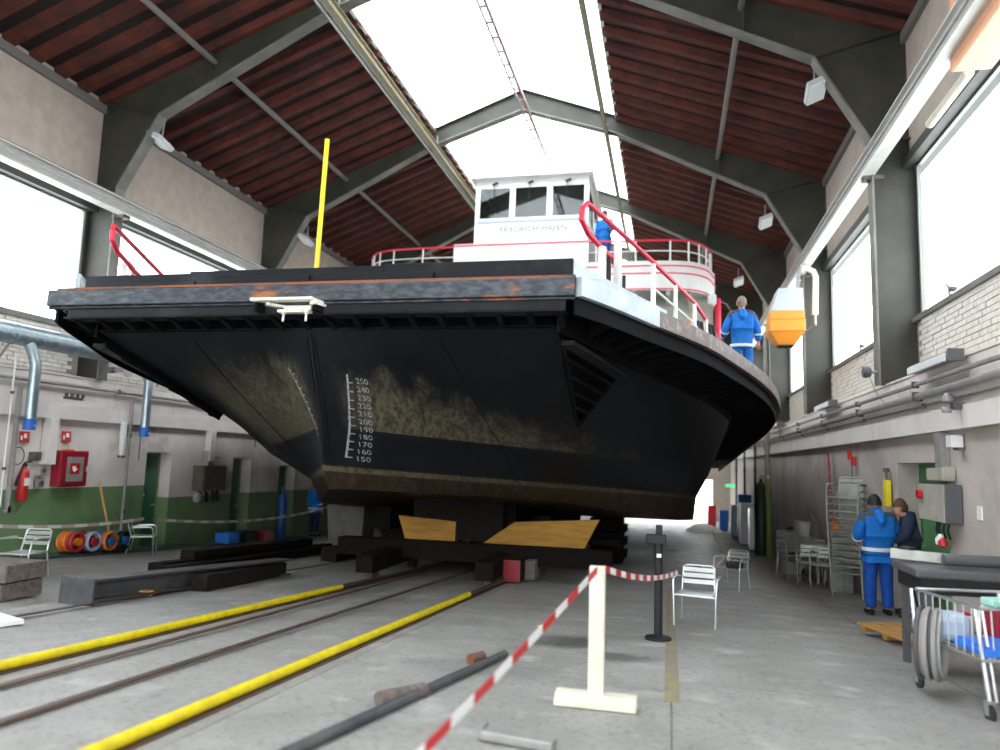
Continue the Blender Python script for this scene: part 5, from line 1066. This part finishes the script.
# ------------------------------------------------------------------ people
def skin_mesh(name, V, E, rad, mtl, parent, sub=1, root=0, cut=None):
    me = bpy.data.meshes.new(name); me.from_pydata([tuple(v) for v in V], E, []); o = bpy.data.objects.new(name, me); C.objects.link(o)
    mod = o.modifiers.new('skin', 'SKIN'); mod.use_smooth_shade = True
    for i, r in enumerate(rad):
        d = me.skin_vertices[0].data[i]; d.radius = (r, r) if not isinstance(r, tuple) else r; d.use_root = (i == root)
    s = o.modifiers.new('sub', 'SUBSURF'); s.levels = sub; s.render_levels = sub
    bpy.context.view_layer.update()
    ev = bpy.data.meshes.new_from_object(o.evaluated_get(bpy.context.evaluated_depsgraph_get())); ev.name = name
    bpy.data.objects.remove(o)
    for p in ev.polygons: p.use_smooth = True
    ev.materials.clear(); ev.materials.append(K[mtl]); n = bpy.data.objects.new(name, ev); C.objects.link(n); n.parent = parent; return n
def person(lab, loc, rz, J, top, bottom, yoke=None, hair=None, cap=None, reflect=True, coat=0.0, headyaw=0.0, nod=0.0):
    root = thing('person', lab, 'person', loc, rz)
    V, E, Rr = [], [], []
    def chain(pts, rads, start=None):
        prev = start
        for p, r in zip(pts, rads):
            V.append(Vector(p)); Rr.append(r); i = len(V)-1
            if prev is not None: E.append((prev, i))
            prev = i
        return prev
    pel = chain([J['pelvis']], [.12]); ch_ = chain([J['waist'], J['chest'], J['neck0']], [.11, .125, .075], pel)
    nk = chain([J['neck'], ], [.052], ch_)
    h = Vector(J['head']); hf = Vector((math.sin(-headyaw), math.cos(headyaw), -nod)).normalized()
    hd = chain([h-Vector((0, 0, .07))+hf*.02, h+hf*.0, h+Vector((0, 0, .06))-hf*.01, h+Vector((0, 0, .1))-hf*.01], [.062, .078, .07, .04], nk)
    chest_i = 2
    for s in ('L', 'R'):
        sh, el, wr, ha = [Vector(J[k_+s]) for k_ in ('sh', 'el', 'wr', 'ha')]
        e = chain([sh, el, wr, wr.lerp(ha, .5)], [.058, .042, .03, (.036, .022)], chest_i)
        d = (ha-wr).normalized(); side = d.cross(Vector((0, 1, 0))); side = side.normalized() if side.length > .1 else Vector((0, 0, 1)); bend = side.cross(d)
        for k_ in range(4):
            b = ha+side*(k_-1.5)*.021-d*.01; ln = (.062, .074, .068, .052)[k_]
            chain([b, b+d*ln*.5+bend*.006, b+d*ln*.9+bend*.026], [.0095, .009, .0075], e)
        b = wr.lerp(ha, .4)+side*(-.034); chain([b, b+d*.035-side*.018, b+d*.062-side*.016+bend*.01], [.012, .011, .009], e)
        hp_, kn, an, to = [Vector(J[k_+s]) for k_ in ('hp', 'kn', 'an', 'to')]
        chain([hp_, kn, an, to], [.085, .058, .04, .038], pel)
    skin_mesh('body', V, E, Rr, 'skin', root)
    # face: nose, eyes, ears
    u = Vector((0, 0, 1)); sd = hf.cross(u).normalized()
    m = MB(); m.tube([h+hf*.082+u*.012, h+hf*.105-u*.022, h+hf*.085-u*.034], [.008, .014, .009], 8); m.build('nose', K['skin'], root)
    for s in (-1, 1):
        m = MB(); c = h+hf*.076+sd*s*.031+u*.012; m.lathe(c, [(.003, -.01), (.01, -.006), (.012, 0), (.01, .006), (.003, .01)], 10, axis='Y'); m.build('eye', K['eye'], root)
        m = MB(); c = h+sd*s*.084-u*.005; m.tube([c-u*.03, c-hf*.012, c+u*.03], [.009, .016, .011], 8); m.build('ear', K['skin'], root)
    m = MB(); m.beam(h+hf*.08-u*.052-sd*.022, h+hf*.08-u*.052+sd*.022, .012, .008); m.build('mouth', K['darkred'], root)
    # hair / cap as a shell
    def shell(nm, r0, r1, zlo, mtl, off=0.0):
        m = MB(); n = 16; rings = []
        for i in range(7):
            ph = math.pi/2*(i/6)*1.0; rr = math.cos(ph); zz = zlo+(r1-zlo)*math.sin(ph); rings.append((max(rr, .02)*r0, zz))
        m.lathe(h-hf*(.012+off), rings, n); m.build(nm, K[mtl], root)
    if hair: shell('hair', .094, .15, .015, hair, .01); m = MB(); m.tube([h-hf*.07+u*.03, h-hf*.078-u*.03, h-hf*.06-u*.07], [.06, .055, .04], 12); m.build('hair_back', K[hair], root)
    if cap: shell('cap', .1, .165, .0, cap)
    # jacket
    V, E, Rr = [], [], []
    hem = Vector(J['pelvis'])-Vector((0, 0, .07+coat))
    a = chain([hem, J['pelvis'], J['waist'], J['chest'], J['neck0'], Vector(J['neck0']).lerp(Vector(J['neck']), .8)], [(.215, .165), (.21, .16), (.195, .155), (.21, .17), (.125, .11), .08])
    for s in ('L', 'R'):
        sh, el, wr = [Vector(J[k_+s]) for k_ in ('sh', 'el', 'wr')]
        chain([sh, sh.lerp(el, .5), el, el.lerp(wr, .5), wr.lerp(el, .05)], [.098, .088, .078, .072, .062], 3)
    skin_mesh('jacket', V, E, Rr, top, root, 2, 1)
    if yoke:
        n0 = Vector(J['neck0']); V, E, Rr = [], [], []
        chain([n0-Vector((0, 0, .06)), n0+Vector((0, 0, .035))], [(.16, .145), .11])
        for s in ('L', 'R'): sh, el = Vector(J['sh'+s]), Vector(J['el'+s]); chain([sh+Vector((0, 0, .012)), sh.lerp(el, .45)], [.106, .096], 0)
        skin_mesh('yoke', V, E, Rr, yoke, root, 2)
        m = MB(); m.tube([n0+Vector((0, -.04, .03)), n0+Vector((0, -.1, -.02)), n0+Vector((0, -.15, -.11)), n0+Vector((0, -.14, -.16))], [.07, .085, .06, .02], 12); m.build('hood', K[top], root)
        m = MB(); nk_ = Vector(J['neck']); m.tube([n0+Vector((0, 0, .02)), nk_+Vector((0, 0, .0))], [.085, .075], 14); m.build('collar', K[top], root)
    if reflect:
        pv = Vector(J['pelvis']); m = MB(); m.add([], []); n = 24; vs = []
        for z in (-.03-coat, .025-coat):
            for q in range(n): an_ = 2*math.pi*q/n; vs.append((pv.x+.222*math.cos(an_), pv.y+.178*math.sin(an_), pv.z+z))
        m.add(vs, [(q, (q+1) % n, n+(q+1) % n, n+q) for q in range(n)], 0, True); m.build('reflective_band', K['reflect'], root)
        for s in ('L', 'R'):
            el, wr = Vector(J['el'+s]), Vector(J['wr'+s]); m = MB(); m.tube([el.lerp(wr, .3), el.lerp(wr, .45)], [.08, .078], 12); m.build('sleeve_band', K['reflect'], root)
    V, E, Rr = [], [], []
    a = chain([Vector(J['pelvis'])+Vector((0, 0, .06)), J['pelvis']], [.13, .135])
    for s in ('L', 'R'):
        hp_, kn, an = [Vector(J[k_+s]) for k_ in ('hp', 'kn', 'an')]; chain([hp_, hp_.lerp(kn, .5), kn, kn.lerp(an, .5), an+Vector((0, 0, .0))], [.118, .104, .092, .085, .08], 1)
    skin_mesh('trousers', V, E, Rr, bottom, root, 2, 1)
    for s in ('L', 'R'):
        an, to = Vector(J['an'+s]), Vector(J['to'+s]); m = MB(); m.tube([(an.x, an.y-.05, .045), (an.x, an.y+.03, .05), (to.x, to.y-.02, .042), (to.x, to.y+.06, .032)], [.04, .046, .046, .03], 12); m.build('shoe', K['shoe'], root)
    return root
def pose(**k):
    J = dict(pelvis=(0, 0, .94), waist=(0, 0, 1.1), chest=(0, .0, 1.28), neck0=(0, -.01, 1.43), neck=(0, .0, 1.5), head=(0, .02, 1.62),
             shL=(-.19, 0, 1.39), elL=(-.25, -.02, 1.12), wrL=(-.26, .06, .88), haL=(-.26, .09, .79), shR=(.19, 0, 1.39), elR=(.25, -.02, 1.12), wrR=(.26, .06, .88), haR=(.26, .09, .79),
             hpL=(-.1, 0, .86), knL=(-.11, .02, .48), anL=(-.12, 0, .09), toL=(-.13, .13, .04), hpR=(.1, 0, .86), knR=(.11, .02, .48), anR=(.12, 0, .09), toR=(.13, .13, .04))
    J.update(k); return J
fh = .0
person('person in blue workwear with dark cap seen from behind beside the chair stack', (2.96, 11.9, fz(11.9)+.005), R_(6),
       pose(head=(0.0, .10, 1.56), neck=(0, .05, 1.47), chest=(0, .02, 1.28), elL=(-.27, .02, 1.13), wrL=(-.2, .22, 1.02), haL=(-.16, .3, 1.0), elR=(.27, .02, 1.13), wrR=(.2, .22, 1.02), haR=(.16, .3, 1.0)), 'jacket', 'trouser', 'yoke', None, 'black', nod=.3)
person('person in navy clothes with brown hair looking down at the green door', (3.40, 12.0, fz(12)+.005), R_(80),
       pose(head=(0, .12, 1.53), neck=(0, .06, 1.46), elL=(-.26, .06, 1.13), wrL=(-.14, .24, 1.08), haL=(-.08, .3, 1.08), elR=(.26, .06, 1.13), wrR=(.14, .24, 1.08), haR=(.08, .3, 1.08), knL=(-.13, .05, .48), anL=(-.16, -.02, .09), toL=(-.17, .11, .04)), 'navy', 'navy', None, 'hairb', None, False, nod=.35)
yp = 14.35; dz = fz(FYY)+3.66-SL*(yp-FYY)
person('person in bright blue jacket standing on the ferry deck, seen from behind', (1.32, yp, dz-.0), R_(4),
       pose(elL=(-.3, -.02, 1.14), wrL=(-.33, .12, .98), haL=(-.35, .2, .95), elR=(.28, -.02, 1.12), wrR=(.3, .03, .88), haR=(.31, .05, .79)), 'jacket', 'jacket', 'yoke', 'hairg', None, True, .13)
person('person in dark blue standing under the left side of the ferry by the wall', (-11.0, 21.9, fz(21.9)+.06), R_(-20), pose(), 'jacket', 'navy', None, 'hairb', None, True, .05)
wz = fz(FYY)-SL*14.5
t = thing('wing_platform', 'small white platform beside the wheelhouse on the upper deck', 'platform', (-2.0, 22.2, wz+8.06)); m = MB(); m.box(-.3, .3, -.25, .25, -.02, .55); m.build('platform_box', K['shipwhite'], t, bevel=.01); m = MB(); m.box(-.32, .32, -.27, .27, .55, .58); m.build('tread', K['pipe'], t)
person('person in blue beside the white wheelhouse on the upper deck', (-1.98, 22.2, wz+8.66), R_(160), pose(wrL=(-.3, .2, 1.05), haL=(-.3, .3, 1.06)), 'jacket', 'trouser', None, 'hairb', None, False)
